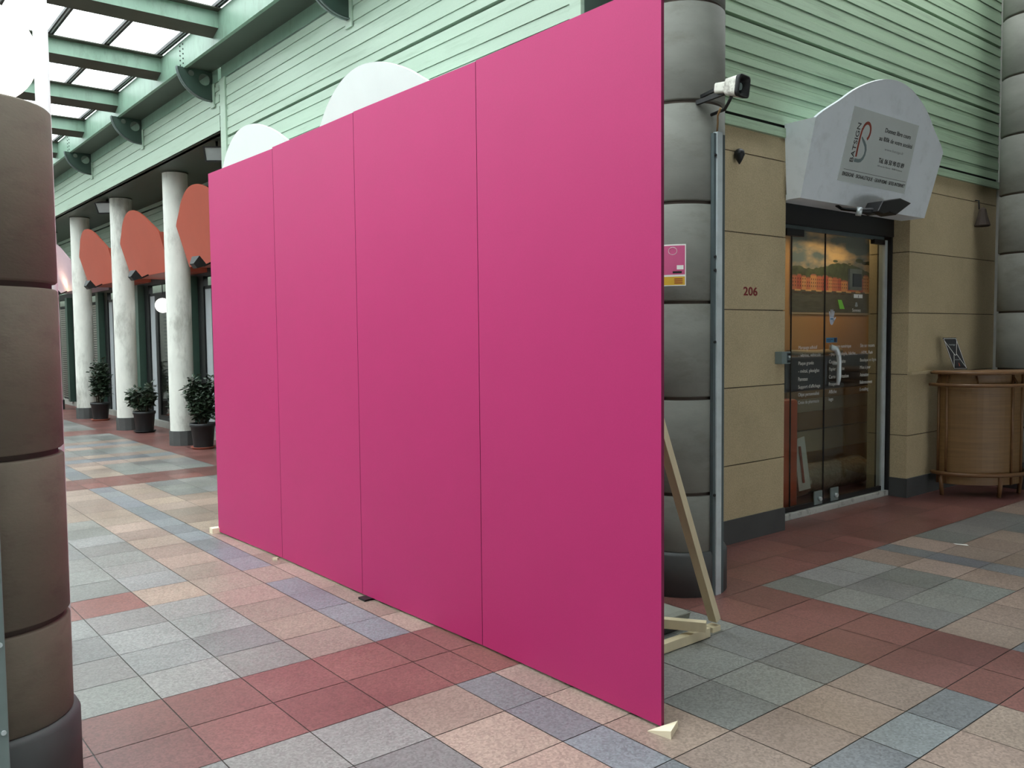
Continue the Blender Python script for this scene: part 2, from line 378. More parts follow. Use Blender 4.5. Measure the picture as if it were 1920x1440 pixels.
b = MB(); b.box(4.24, 6.055, 3.932, 3.945, 0, 0.185); struct(b.build('baseboard_front', plinthm))
b = MB(); b.box(8.10, 10.05, 3.930, 3.945, 0, 0.185); b.box(8.10, 8.11, 3.94, 4.15, 0, 0.185); struct(b.build('baseboard_right', plinthm))
b = MB(); b.box(3.89, 3.905, 4.0, 10.1, 0, 0.185); struct(b.build('baseboard_left', plinthm))
b = MB(); b.box(3.98, 10.3, 4.03, 5.3, 3.08, 3.14); struct(b.build('ceiling_leak_blocker', slab))  # unseen roof slab added to stop sky light leaking through the stone joints
# side wall closing the right end behind the last column and the end of the corner block
b = MB(); b.box(10.08, 10.3, -5.0, 4.2, 0, 5.9); struct(b.build('wall_right', slab))
b = MB(); b.box(4.0, 4.95, 10.08, 10.16, 0, 4.08); struct(b.build('wall_left_end', slab))

# ------------------------------------------------------------------ gallery: fascia, soffit, back wall, roof beam
b = MB()
cladding('wall_gallery_fascia', 'x', 3.87, 10.2, 27.0, 4.08, 4.655, [4.50+0.38], green)
b = MB(); b.box(3.862, 3.97, 10.2, 27.0, 4.655, 4.81); struct(b.build('trim_8', greenbeam))
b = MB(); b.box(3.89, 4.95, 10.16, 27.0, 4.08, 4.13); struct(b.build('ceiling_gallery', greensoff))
cladding('wall_gallery_upper', 'x', 4.95, 10.16, 27.0, 2.72, 4.08, [4.0, 3.3], green)
b = MB(); b.box(3.50, 5.4, 26.9, 27.1, 0, 5.1); b.box(-4.0, 3.87, 27.0, 27.2, 0, 5.1); struct(b.build('wall_back', slab))
b = MB(); b.box(3.53, 3.87, 1.0, 27.0, 4.80, 4.83, 0); b.box(3.52, 3.56, 1.0, 27.0, 4.79, 5.11, 1); b.box(3.56, 4.6, 1.0, 27.0, 5.06, 5.11, 1)
gt = struct(b.build('trim_9', [greensoff, greenbeam]))
bb = MB()
for y in (10.42, 16.2):
    for k in range(5):
        for dy in (-0.05, 0.05): bb.tube([(3.521, y+dy, 4.84+k*0.055), (3.512, y+dy, 4.84+k*0.055)], 0.009, 8)
struct(bb.build('trim_10', blackpl))
# roof rafters across the mall
RY = [9.24+1.95*k for k in range(-2, 9)]
for i, y in enumerate(RY):
    b = MB()
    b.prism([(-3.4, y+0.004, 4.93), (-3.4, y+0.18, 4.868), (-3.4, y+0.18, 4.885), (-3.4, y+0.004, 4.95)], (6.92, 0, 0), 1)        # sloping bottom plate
    b.box(-3.4, 3.52, y, y+0.02, 4.93, 5.10, 0)             # face
    b.box(-3.4, 3.52, y+0.16, y+0.18, 4.88, 5.10, 0)
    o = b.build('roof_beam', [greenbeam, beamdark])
    nm = ['first', 'second', 'third', 'fourth', 'fifth', 'sixth', 'seventh', 'eighth', 'ninth', 'tenth', 'eleventh'][i]
    tag(o, 'green painted steel roof beam below the glass, %s from the near end' % nm, 'roof beam', 'roof beams under the glass roof')
    f = MB(); f.box(-3.4, 3.525, y-0.10, y+0.26, 5.10, 5.112); f.build('flange', beamdark, o)
for i, x in enumerate([3.48, 2.87, 2.27, 1.66, 1.05, 0.45, -0.15, -0.75]):
    b = MB(); b.box(x-0.032, x-0.012, 1.0, 27, 5.115, 5.15); b.box(x+0.012, x+0.032, 1.0, 27, 5.115, 5.15); b.box(x-0.012, x+0.012, 1.0, 27, 5.125, 5.15, 1)
    o = b.build('glazing_bar', [blackpl, metal])
    nm = ['nearest the green wall', 'second out from the green wall', 'third out from the green wall', 'fourth out from the green wall', 'fifth out from the green wall', 'sixth out from the green wall', 'seventh out from the green wall', 'eighth out from the green wall'][i]
    tag(o, 'dark metal glazing bar under the roof glass, %s' % nm, 'glazing bar', 'glazing bars of the glass roof')
b = MB(); b.add([(-3.5, 0.3, 5.16), (3.6, 0.3, 5.16), (3.6, 27, 5.16), (-3.5, 27, 5.16)], [(0, 1, 2, 3)]); struct(b.build('ceiling_glass', roofglass))
# unseen roof and walls outside the frame, shaped to shade and light the place
b = MB(); b.box(-4.2, 3.6, -5.0, 0.3, 5.1, 5.2); b.box(3.6, 10.3, -5.0, 2.7, 5.9, 6.0); b.box(3.6, 4.6, 2.7, 4.1, 5.9, 6.0); b.box(3.56, 3.6, -5.0, 4.1, 5.1, 6.0); struct(b.build('ceiling_light_blocker', darkceil))  # added unseen roof: shades the right side, gap left to light the cladding
b = MB(); b.box(-4.2, -4.0, -5.0, 27.0, 0, 5.1); struct(b.build('wall_opposite', slab))
b = MB(); b.box(-4.2, 3.0, -5.2, -5.0, 0, 5.9); b.box(3.0, 9.0, -5.2, -5.0, 0.95, 5.9); b.box(9.0, 10.3, -5.2, -5.0, 0, 5.9); struct(b.build('wall_behind_light_slot', slab))  # low opening added to let daylight in from behind the camera

# ------------------------------------------------------------------ quarter-round brackets under the beam
def bracket(y, where):
    o = thing('beam_bracket', (3.87, y, 4.44), 'dark green fan shaped bracket, '+where, 'bracket', 'brackets under the roof edge beam')
    X0, X1, Z0, Z1 = 3.44, 3.855, 4.45, 4.80
    # outline: tip at (X0,Z1) curving to the wall foot (X1,Z0)
    out = [(X1, Z1), (X0, Z1)]
    for k in range(1, 15):
        a = k/14*math.pi/2
        out.append((X1-(X1-X0)*math.cos(a)**0.9 if k < 14 else X1, Z1-(Z1-Z0)*math.sin(a)**1.15))
    # plate with two holes: triangulate through a curve fill
    cu = bpy.data.curves.new('c', 'CURVE'); cu.dimensions = '2D'; cu.fill_mode = 'BOTH'; cu.extrude = 0.012
    def poly(pts):
        sp = cu.splines.new('POLY'); sp.points.add(len(pts)-1); sp.use_cyclic_u = True
        for q, p in zip(sp.points, pts): q.co = (p[0], p[1], 0, 1)
    poly(out)
    for (hx, hz, r) in ((3.765, 4.695, 0.068), (3.61, 4.745, 0.034)):
        poly([(hx+r*math.cos(2*math.pi*k/24), hz+r*math.sin(2*math.pi*k/24)) for k in range(24)])
    to = bpy.data.objects.new('t', cu); COL.objects.link(to)
    me = bpy.data.meshes.new_from_object(to.evaluated_get(bpy.context.evaluated_depsgraph_get()))
    bpy.data.objects.remove(to); bpy.data.curves.remove(cu)
    for v in me.vertices: v.co = (v.co.x, y+v.co.z, v.co.y)
    me.materials.clear(); me.materials.append(brackdk); me.name = 'web_plate'
    p = bpy.data.objects.new('web_plate', me); COL.objects.link(p); p.parent = o; p.matrix_parent_inverse = Matrix.Translation(o.location).inverted()
    b = MB()
    arc = out[1:]
    for i in range(len(arc)-1):
        (xa, za), (xb, zb) = arc[i], arc[i+1]
        b.add([(xa, y-0.035, za), (xa, y+0.035, za), (xb, y+0.035, zb), (xb, y-0.035, zb)], [(0, 1, 2, 3)])
        b.add([(xa+0.006, y-0.035, za+0.006), (xa+0.006, y+0.035, za+0.006), (xb+0.006, y+0.035, zb+0.006), (xb+0.006, y-0.035, zb+0.006)], [(0, 1, 2, 3)])
    b.build('curved_flange', greypaint, o)
    b = MB(); b.box(3.853, 3.868, y-0.06, y+0.06, 4.38, 4.655); b.build('wall_plate', green, o)
for y, w_ in ((7.0, 'cut by the top edge above the pink panels'), (10.39, 'nearest the vertical green trim'), (13.24, 'middle of the three above the pale columns'), (16.17, 'farthest one visible beside the big brown column')):
    bracket(y, w_)

# ------------------------------------------------------------------ big drum columns
RZ = [0.625, 1.21, 1.79, 2.385, 2.975, 3.565, 4.15, 4.74, 5.33]
def drum_column(cx, cy, R, top, m, label, cat='column', group='big drum columns'):
    o = thing('drum_column', (cx, cy, 0), label, cat, group)
    zs = [0.27]+[z for z in RZ if z < top-0.05]+[top]
    k = 0
    b = MB(); prof = []
    for i in range(len(zs)-1):
        lo = zs[i]+(0.011 if i else 0); hi = zs[i+1]-(0.011 if i < len(zs)-2 else 0)
        prof += [(R-0.006, lo), (R, lo+0.006), (R, hi-0.006), (R-0.006, hi)]
        if i < len(zs)-2: prof += [(R-0.02, hi+0.002), (R-0.02, hi+0.020)]
    b.lathe(prof, cx, cy, 72)
    b.build('shaft', m, o)
    b = MB(); b.lathe([(R+0.022, 0.0), (R+0.022, 0.25), (R+0.012, 0.27), (R-0.01, 0.272)], cx, cy, 72); b.build('plinth', plinthm, o)
    j = MB()
    for z in zs[1:-1]: j.lathe([(R-0.0185, z-0.0095), (R-0.0185, z+0.0095)], cx, cy, 72, cap=False)
    j.build('joint_rings', joint, o)
    return o
drum_column(4.235, 3.52, 0.277, 5.8, concg, 'tall grey ringed concrete column half hidden behind the right end of the pink panels')
drum_column(9.66, 3.47, 0.275, 5.8, concg, 'grey ringed concrete column at the right edge behind the rattan bar')
drum_column(0.427, 3.475, 0.268, 2.40, concb, 'short brownish concrete column at the left edge with a globe lamp on top')

# globe lamp on the short column
o = thing('globe_lamp', (0.50, 3.52, 2.40), 'white opal globe lamp standing on the short brown column', 'lamp')
b = MB(); b.lathe([(0.05, 2.40), (0.05, 2.43), (0.075, 2.44)], 0.50, 3.52, 24); b.build('lamp_base', metal, o)
b = MB(); R_ = 0.172; cz = 2.61
b.lathe([(max(0.001, R_*math.sin(a)), cz-R_*math.cos(a)) for a in [math.pi*k/24 for k in range(25)]], 0.50, 3.52, 40, cap=False); b.build('globe', opal, o)
# white pole behind it
b = MB(); b.tube([(0.945, 4.85, 0), (0.945, 4.85, 5.0)], 0.034, 24); o = b.build('lamp_post', white)
tag(o, 'slim white painted post rising behind the short brown column', 'post')

# trunking + red call point on the short column
b = MB(); b.box(0.375, 0.440, 3.150, 3.22, 0.0, 2.38); o = b.build('cable_trunking', greypaint, bevel=0.004)
tag(o, 'grey metal cable trunking fixed up the short brown column at the left edge', 'trunking')
for z in (0.33, 0.62, 0.92):
    b = MB(); b.tube([(0.425, 3.152, z), (0.425, 3.145, z)], 0.008, 12); b.build('screw', metal, o)
b = MB(); b.box(0.350, 0.434, 3.095, 3.149, 1.465, 1.575); o = b.build('call_point', redbox, bevel=0.004); tag(o, 'red call point box on the trunking of the short brown column', 'alarm box')

# ------------------------------------------------------------------ pale gallery columns
def poly_plinth(cx, cy, R, h, n=12):
    b = MB(); b.lathe([(R, 0), (R, h), (R-0.02, h)], cx, cy, n, smooth=False); return b
for y, l_ in ((13.2, 'nearest of the row, beside the pink panels'), (16.12, 'middle of the row'), (19.1, 'farthest of the row'), (22.05, 'in shade beyond the row')):
    o = thing('gallery_column', (4.30, y, 0), 'slender pale rough concrete column on a dark faceted plinth, '+l_, 'column', 'pale columns of the gallery')
    b = MB(); b.lathe([(0.178, 0.0), (0.178, 4.08)], 4.30, y, 40, cap=False); b.build('shaft', concl, o)
    poly_plinth(4.30, y, 0.20, 0.22).build('plinth', plinthm, o)
    b = MB(); b.lathe([(0.178, 4.065), (0.192, 4.065), (0.192, 4.079)], 4.30, y, 40, cap=False); b.build('collar', beamdark, o)

# ------------------------------------------------------------------ pink partition panels
E_ = [(2.528, 6.951, 2.928), (2.567, 5.795, 2.934), (2.573, 4.640, 2.949), (2.602, 3.451, 2.958), (2.598, 2.247, 2.968)]
names = ['farthest one at the left end', 'second from the far left end', 'third from the far left end', 'nearest one at the right end']
for i in range(4):
    (xa, ya, za), (xb, yb, zb) = E_[i], E_[i+1]
    g = 0.0022
    ya2, yb2 = ya-g, yb+g
    lab = 'tall bright pink partition panel, '+names[i]
    o = thing('partition_panel', ((xa+xb)/2, (ya+yb)/2, 0.0), lab, 'partition panel', 'pink partition panels')
    zt0, zt1 = za, za+0.006 if i else za
    b = MB(); T = 0.017; zb0 = 0.012
    v = [(xa, ya2, zb0), (xb, yb2, zb0), (xb, yb2, zb), (xa, ya2, zb-0.006 if i else za)]
    v2 = [(x+T, y, z) for x, y, z in v]
    b.add(v, [(0, 1, 2, 3)], 0); b.add(v2, [(3, 2, 1, 0)], 1)
    b.add(v+v2, [(0, 4, 5, 1), (1, 5, 6, 2), (2, 6, 7, 3), (3, 7, 4, 0)], 1)
    b.build('board', [pink, pinkedge], o)
    f = MB()
    xm = (xa+xb)/2+T+0.005
    for yy in (ya2-0.16, yb2+0.16): f.box(xm, xm+0.04, yy-0.02, yy+0.02, 0.012, 2.85)
    for zz in (0.15, 1.1, 2.1, 2.80): f.box(xm, xm+0.04, yb2+0.18, ya2-0.18, zz, zz+0.045)
    f.build('rear_frame', wood, o)

# timber wedges and little shims below the panels
o = MB(); o.add([(2.542, 2.272, 0.0), (2.558, 2.165, 0.0), (2.66, 2.215, 0.0), (2.542, 2.272, 0.004), (2.558, 2.165, 0.034), (2.66, 2.215, 0.030)], [(0, 2, 1), (3, 4, 5), (0, 1, 4, 3), (1, 2, 5, 4), (2, 0, 3, 5)])
ow = o.build('timber_wedge', mat('fresh_cut_timber', (236, 224, 196), 0.7, var=0.04)); tag(ow, 'pale timber wedge under the near corner of the pink panels', 'wedge')
o = MB(); o.box(2.47, 2.55, 6.93, 7.0, 0.0, 0.045); tag(o.build('timber_offcut', MATS['fresh_cut_timber']), 'small pale timber block at the far left foot of the pink panels', 'wedge')
o = MB(); o.prism([(2.53, 5.80, 0), (2.53, 5.80, 0.018), (2.56, 5.85, 0.006), (2.56, 5.85, 0)], (-0.03, 0.02, 0)); tag(o.build('timber_shim', MATS['fresh_cut_timber']), 'tiny white shim under the second panel joint from the left', 'shim')
o = MB(); o.box(2.52, 2.60, 4.52, 4.60, 0.0, 0.012); tag(o.build('rubber_shim', blackpl), 'flat black rubber shim under the third pink panel', 'shim')

# wooden brace behind the panels
o = thing('timber_brace', (3.3, 2.84, 0), 'pale pine brace frame propping the pink panels from behind', 'brace')
b = MB(); b.beam((2.68, 2.86, 2.62), (3.715, 2.84, 0.055), 0.04, 0.055, 0, (0, 1, 0)); b.build('diagonal_strut', wood, o, 0.002)
b = MB(); b.beam((2.64, 2.80, 0.028), (3.60, 2.80, 0.028), 0.045, 0.05); b.build('floor_batten', wood, o, 0.002)
b = MB(); b.beam((2.9, 3.62, 0.10), (3.49, 2.72, 0.10), 0.045, 0.05); b.build('cross_batten', wood, o, 0.002)
b = MB(); b.box(3.66, 3.73, 2.81, 2.87, 0.0, 0.03); b.build('foot_block', wood, o, 0.002)
# concrete weight lying on the brace
o = MB(); o.box(3.15, 3.64, 2.95, 3.14, 0.05, 0.085); o.prism([(3.15, 2.95, 0.085), (3.64, 2.95, 0.085), (3.62, 2.97, 0.10), (3.15, 2.97, 0.10)], (0, 0.17, 0))
tag(o.build('concrete_weight', block, bevel=0.006), 'grey concrete weight resting behind the wooden brace', 'concrete block')
o = MB(); o.box(3.15, 3.625, 2.96, 3.13, 0.0, 0.05); tag(o.build('concrete_slab', plinthm, bevel=0.006), 'flat dark concrete slab on the floor beneath the weight', 'concrete block')

# ------------------------------------------------------------------ arched shop signs
PROF = [(-1.03, 2.655), (-1.065, 3.24), (-0.98, 3.30), (-0.79, 3.405), (-0.625, 3.505), (-0.43, 3.59), (-0.22, 3.65), (0, 3.672), (0.22, 3.65), (0.43, 3.59), (0.625, 3.505), (0.79, 3.405), (0.98, 3.30), (1.065, 3.24), (1.03, 2.655)]
def smooth_prof():
    a = PROF[:2]; arch = PROF[1:-1]; out = [PROF[0]]
    for i in range(len(arch)-1):
        p0 = arch[max(i-1, 0)]; p1 = arch[i]; p2 = arch[i+1]; p3 = arch[min(i+2, len(arch)-1)]
        for k in range(4):
            t_ = k/4
            out.append(tuple(0.5*((2*p1[j])+(-p0[j]+p2[j])*t_+(2*p0[j]-5*p1[j]+4*p2[j]-p3[j])*t_*t_+(-p0[j]+3*p1[j]-3*p2[j]+p3[j])*t_**3) for j in (0, 1)))
    out.append(arch[-1]); out.append(PROF[-1]); return out
SP = smooth_prof()
def arch_sign(name, axis, c, front, wall, m, label, group, k=0.25):
    """front: coordinate of the face at z=2.66; the face leans outward by k"""
    if axis == 'y': loc = (c, wall, 2.655)
    else: loc = (wall, c, 2.655)
    o = thing(name, loc, label, 'sign', group)
    b = MB(); n = len(SP)
    fr = []; bk = []
    for u, z in SP:
        d = front-k*(z-2.66)
        if axis == 'y': fr.append((c+u, d, z)); bk.append((c+u, wall, z))
        else: fr.append((d, c+u, z)); bk.append((wall, c+u, z))
    nv = Vector((0, 1, k)).normalized() if axis == 'y' else Vector((1, 0, k)).normalized()
    b.prism(fr, nv*0.02); b.build('arched_board', m, o)
    b = MB(); q = [fr[0], fr[1], fr[-2], fr[-1]]; q = [Vector(p)+nv*0.012 for p in q]; w_ = [bk[0], bk[1], bk[-2], bk[-1]]
    b.add(q+[Vector(p) for p in w_], [(0, 1, 2, 3), (7, 6, 5, 4), (0, 4, 5, 1), (1, 5, 6, 2), (2, 6, 7, 3), (3, 7, 4, 0)]); b.build('sign_box', m, o)
    return o
SHOP = arch_sign('arch_shop_sign', 'y', 7.06, 3.80, 3.925, whiteold, 'pale blue white arched shop sign box with a printed plate above the glass door', None)
# close the recess top behind the sign
for i, c in enumerate((5.90, 8.21)):
    arch_sign('arch_sign', 'x', c, (3.61, 3.64)[i], 3.868, white, 'plain white arched sign rising above the pink panels, '+('larger one nearer the camera' if i == 0 else 'smaller one at the far left end'), 'white arched signs on the green wall', 0.28)
for i, c in enumerate((11.74, 14.67, 17.58)):
    arch_sign('arch_awning_sign', 'x', c, 4.33, 4.948, orange, 'terracotta orange arched sign between the pale columns, '+['nearest, cut by the pink panels', 'middle one of three', 'farthest of three'][i], 'orange arched signs', 0.28)
arch_sign('arch_awning_sign', 'x', 20.5, 4.33, 4.948, mauve, 'mauve white arched sign behind the brown column, lit from below', None, 0.28)

# plate and lettering on the shop sign (face plane y = 3.80 - 0.25 (z - 2.66))
kf = 0.25; up_s = Vector((0, -kf, 1)).normalized()
def fp(x, z, off=0.0):
    n = Vector((0, -1, -kf)).normalized()
    return Vector((x, 3.80-kf*(z-2.66), z))+n*off
def sign_text(s, x0, x1, z0, z1, m, name, bold=0.0, off=0.004):
    return text(s, fp(x0, z0, off), (1, 0, 0), up_s, x1-x0, (z1-z0)*math.sqrt(1+kf*kf), m, pl, name, bold=bold)
b = MB(); q = [fp(6.482, 2.832, 0.0005), fp(7.60, 2.832, 0.0005), fp(7.56, 3.395, 0.0005), fp(6.486, 3.395, 0.0005)]
b.prism(q, Vector((0, -1, -kf)).normalized()*0.0035); pl = b.build('printed_plate', plate, SHOP); pl['label'] = 'pale grey printed plate'
# rotated shop name, read upwards
t_ = text('BATSIGN', fp(6.643, 2.990, 0.004), up_s, (-1, 0, 0), 0.305, 0.052, ink, pl, 'shop_name')
def ribbon(pts, wd, m, name, off):
    b = MB(); P = [Vector((p[0], p[1])) for p in pts]; L = []; R2 = []
    for i, p in enumerate(P):
        d = (P[min(i+1, len(P)-1)]-P[max(i-1, 0)]).normalized(); n = Vector((-d.y, d.x)); ww = wd[i] if isinstance(wd, list) else wd
        L.append(p+n*ww/2); R2.append(p-n*ww/2)
    for i in range(len(P)-1):
        b.add([fp(v.x, v.y, off) for v in (L[i], L[i+1], R2[i+1], R2[i])], [(0, 1, 2, 3)])
    return b.build(name, m, pl)
loop = [(6.672, 3.035), (6.668, 3.11), (6.668, 3.19), (6.676, 3.25)]
for k in range(0, 17):
    a = math.radians(168-k*14); loop.append((6.742+0.062*math.cos(a), 3.236+0.066*math.sin(a)))
ribbon(loop, 0.024, logored, 'red_logo_stroke', 0.0045)
gr = [(6.694, 3.19), (6.712, 3.175), (6.745, 3.155), (6.778, 3.13), (6.795, 3.10), (6.795, 3.065), (6.780, 3.035), (6.755, 3.015), (6.72, 3.008), (6.655, 3.008)]
ribbon(gr, [0.012, 0.02, 0.026, 0.028, 0.028, 0.028, 0.028, 0.028, 0.028, 0.028], logogrey, 'grey_logo_stroke', 0.005)
sign_text('Donnez libre cours', 7.03, 7.468, 3.270, 3.305, ink, 'lettering', 0.01)
sign_text('au l00k de votre soci\u00e9t\u00e9', 6.965, 7.535, 3.200, 3.235, ink, 'lettering', 0.01)
sign_text('www.batsign.fr', 7.09, 7.417, 3.128, 3.155, ink2, 'web_address')
sign_text('T\u00e9l. 06 50 90 03 89', 7.036, 7.474, 3.030, 3.070, ink, 'telephone_number', 0.02)
sign_text('140 rue des Mimosas - 06700 St Laurent', 7.038, 7.465, 3.000, 3.014, ink2, 'address_line')
b = MB(); b.prism([fp(6.535, 2.925, 0.004), fp(7.57, 2.925, 0.004), fp(7.57, 2.928, 0.004), fp(6.535, 2.928, 0.004)], (0, -0.0005, 0)); b.build('rule_line', ink, pl)
sign_text('ENSEIGNE \u00b7 SIGNALETIQUE \u00b7 GRAPHISME \u00b7 SITES INTERNET', 6.53, 7.575, 2.872, 2.906, ink, 'services_line', 0.015)
b = MB(); b.box(6.055, 8.09, 3.925, 4.02, 2.655, 2.70); b.build('recess_soffit', whiteold, SHOP)

# ------------------------------------------------------------------ floodlights
def floodlight(p, aim, m, label, group=None, scale=1.0, arm=None, lens=lampglass, name='floodlight'):
    o = thing(name, p, label, 'lamp', group); P = Vector(p); A = Vector(aim).normalized()
    sdv = A.cross(Vector((0, 0, 1))).normalized(); U = sdv.cross(A)
    def q(a, s_, u): return P+A*a*scale+sdv*s_*scale+U*u*scale
    b = MB(); w0, w1 = 0.05, 0.095
    bk = [q(-0.05, -w0, -0.035), q(-0.05, w0, -0.035), q(-0.05, w0, 0.035), q(-0.05, -w0, 0.035)]
    fr = [q(0.05, -w1, -0.07), q(0.05, w1, -0.07), q(0.05, w1, 0.07), q(0.05, -w1, 0.07)]
    b.add(bk+fr, [(0, 1, 2, 3), (0, 4, 5, 1), (1, 5, 6, 2), (2, 6, 7, 3), (3, 7, 4, 0)])
    fi = [q(0.05, -w1+0.012, -0.058), q(0.05, w1-0.012, -0.058), q(0.05, w1-0.012, 0.058), q(0.05, -w1+0.012, 0.058)]
    b.add(fr+fi, [(0, 1, 5, 4), (1, 2, 6, 5), (2, 3, 7, 6), (3, 0, 4, 7)])
    b.build('lamp_housing', m, o)
    b = MB(); b.add([v-A*0.008*scale for v in fi], [(0, 1, 2, 3)]); b.build('lens', lens, o)
    if arm:
        b = MB(); b.tube([P-A*0.03*scale]+[Vector(a) for a in arm], 0.011*scale, 8); b.build('arm', m, o)
    return o
o = thing('floodlight', (7.0, 3.56, 2.62), 'black angular floodlight on a short arm below the blue white shop sign', 'lamp')
b = MB()
# wedge shaped hood pointing up at the sign
hp = [(6.72, 3.60, 2.575), (6.80, 3.60, 2.665), (7.09, 3.60, 2.715), (7.28, 3.60, 2.69), (7.02, 3.60, 2.57), (6.90, 3.60, 2.585), (6.80, 3.60, 2.56)]
b.prism([Vector(p)+Vector((0, -0.07, 0)) for p in hp], (0, 0.14, 0)); b.build('lamp_hood', blackpl, o, bevel=0.008)
b = MB(); b.tube([(6.80, 3.60, 2.59), (6.68, 3.61, 2.58), (6.63, 3.66, 2.592), (6.64, 3.80, 2.62), (6.66, 3.86, 2.656)], [0.03, 0.028, 0.016, 0.013, 0.013], 10); b.build('arm', blackpl, o)
b = MB(); b.tube([(6.615, 3.66, 2.582), (6.64, 3.63, 2.577)], 0.036, 14); b.build('clamp_ring', metal, o)
for i, c in enumerate((11.74, 14.67, 17.58, 20.5)):
    lb = ['below the nearest orange sign', 'below the middle orange sign', 'below the farthest orange sign', 'lit, below the mauve sign'][i]
    floodlight((4.07, c-0.02, 2.62), (0.75, 0.1, 0.66), blackpl, 'black wedge floodlight on an arm '+lb, 'floodlights below the gallery signs', 1.15, [(4.20, c+0.05, 2.60), (4.32, c+0.05, 2.66)], litlamp if i == 3 else lampglass)
floodlight((4.12, 16.35, 3.96), (-0.55, -0.6, -0.55), blackpl, 'black floodlight hanging from the gallery soffit beside the middle pale column', None, 1.6, [(4.16, 16.4, 4.08)])
floodlight((4.02, 10.75, 3.93), (-0.5, -0.7, -0.45), blackpl, 'black floodlight hanging from the soffit next to the vertical green trim', None, 1.4, [(4.05, 10.8, 4.08)])
sp = bpy.data.lights.new('sign_lamp_glow', 'SPOT'); sp.energy = 5; sp.color = (1, 0.85, 0.6); sp.spot_size = math.radians(120); sp.shadow_soft_size = 0.05
so = bpy.data.objects.new('sign_lamp_glow', sp); COL.objects.link(so); so.location = (4.10, 20.48, 2.70); so.rotation_euler = Vector((0.3, 0, 1)).to_track_quat('-Z', 'Y').to_euler()

# ------------------------------------------------------------------ loudspeaker horn and trunking on the corner column
o = thing('horn_loudspeaker', (4.24, 3.15, 2.95), 'weathered white horn loudspeaker with a black mouth on the corner column', 'loudspeaker')
A = Vector((0.10, -0.98, -0.12)).normalized(); sdv = A.cross(Vector((0, 0, 1))).normalized(); U = sdv.cross(A); P0 = Vector((4.10, 3.0, 2.99))
def rrect(c, hw, hh, r, n=5):
    pts = []
    for sx, sy, a0 in ((1, 1, 0), (-1, 1, 90), (-1, -1, 180), (1, -1, 270)):
        for k in range(n+1):
            a = math.radians(a0+90*k/n); pts.append(c+sdv*(sx*(hw-r)+r*math.cos(a))+U*(sy*(hh-r)+r*math.sin(a)))
    return pts
def loft(b, rings, mi=0):
    n = len(rings[0])
    for i in range(len(rings)-1):
        b.add(rings[i]+rings[i+1], [(k, (k+1) % n, n+(k+1) % n, n+k) for k in range(n)], mi, True)
b = MB(); loft(b, [rrect(P0-A*0.13, 0.0098, 0.0096, 0.0040), rrect(P0-A*0.12, 0.0328, 0.0288, 0.0160), rrect(P0-A*0.05, 0.0369, 0.0320, 0.0160), rrect(P0-A*0.045, 0.0476, 0.0448, 0.0200), rrect(P0+A*0.03, 0.0574, 0.0576, 0.0240)]); b.build('horn_body', mat('chipped_white_paint', (220, 218, 208), 0.5, var=0.05, dirt=(90, 80, 66), dirt_amt=0.8, dirt_scale=14), o)
b = MB(); loft(b, [rrect(P0+A*0.029, 0.0582, 0.0584, 0.0240), rrect(P0+A*0.055, 0.0599, 0.0600, 0.0240), rrect(P0+A*0.055, 0.0508, 0.0512, 0.0208), rrect(P0+A*0.0, 0.0369, 0.0376, 0.0160), rrect(P0-A*0.03, 0.0164, 0.0160, 0.0080)]); b.build('mouth_rim', blackpl, o)
b = MB(); cc = P0+A*0.0
b.tube([cc-A*0.03, cc+A*0.03], [0.026, 0.020], 16); b.build('horn_plug', greypaint, o)
b = MB(); b.beam(P0-A*0.05-U*0.02, (4.10, 3.275, 2.96), 0.02, 0.025); b.beam(P0-A*0.12, (4.13, 3.265, 3.00), 0.018, 0.018); b.tube([P0-A*0.02-U*0.045, P0-A*0.03-U*0.07, (4.16, 3.12, 2.90), (4.20, 3.25, 2.90)], 0.010, 8); b.build('bracket', blackpl, o)
b = MB(); b.tube([(4.12, 3.12, 2.90), (4.16, 3.17, 2.875), (4.20, 3.20, 2.84), (4.225, 3.225, 2.79)], 0.006, 6); b.build('cable', mat('tan_cable', (150, 120, 80), 0.6), o)
o = thing('cable_trunking', (4.245, 3.2, 0), 'shiny galvanised cable trunking running up the corner column', 'trunking')
b = MB(); b.box(4.215, 4.265, 3.213, 3.244, 0.0, 2.80); b.build('cover', metal, o)
b = MB(); b.box(4.193, 4.215, 3.222, 3.244, 0.0, 2.79); b.box(4.265, 4.30, 3.222, 3.244, 0.0, 2.79); b.build('side_flange', metaldk, o)
for z in (0.62, 1.55, 1.98, 2.06, 2.66):
    b = MB(); b.tube([(4.203, 3.224, z), (4.203, 3.214, z)], 0.009, 10); b.build('screw', blackpl, o)

# notice wrapped on the corner column (only its right half shows beside the panels)
o = thing('wall_notice', (4.0, 3.37, 1.9), 'pink and yellow notice with a white border stuck on the corner column', 'notice')
def curved(b, a0, a1, z0, z1, r, mi=0):
    n = 8; vs_ = []
    for k in range(n+1):
        a = math.radians(a0+(a1-a0)*k/n); vs_ += [(4.235+r*math.cos(a), 3.52+r*math.sin(a), z0), (4.235+r*math.cos(a), 3.52+r*math.sin(a), z1)]
    b.add(vs_, [(2*k, 2*k+2, 2*k+3, 2*k+1) for k in range(n)], mi)
b = MB(); curved(b, 190, 228, 1.888, 2.135, 0.2785); o_ = b.build('sheet', paper, o)
b = MB(); curved(b, 191, 226.8, 1.955, 2.127, 0.2792); b.build('pink_print', postpink, o_)
b = MB(); curved(b, 191, 226.8, 1.893, 1.943, 0.2792); b.build('yellow_print', postyel, o_)
b = MB(); curved(b, 217, 225, 1.985, 2.01, 0.2798); b.build('white_field', paper, o_)
b = MB(); curved(b, 212, 223, 1.9625, 1.975, 0.2798); b.build('dark_caption', ink, o_)
b = MB(); 
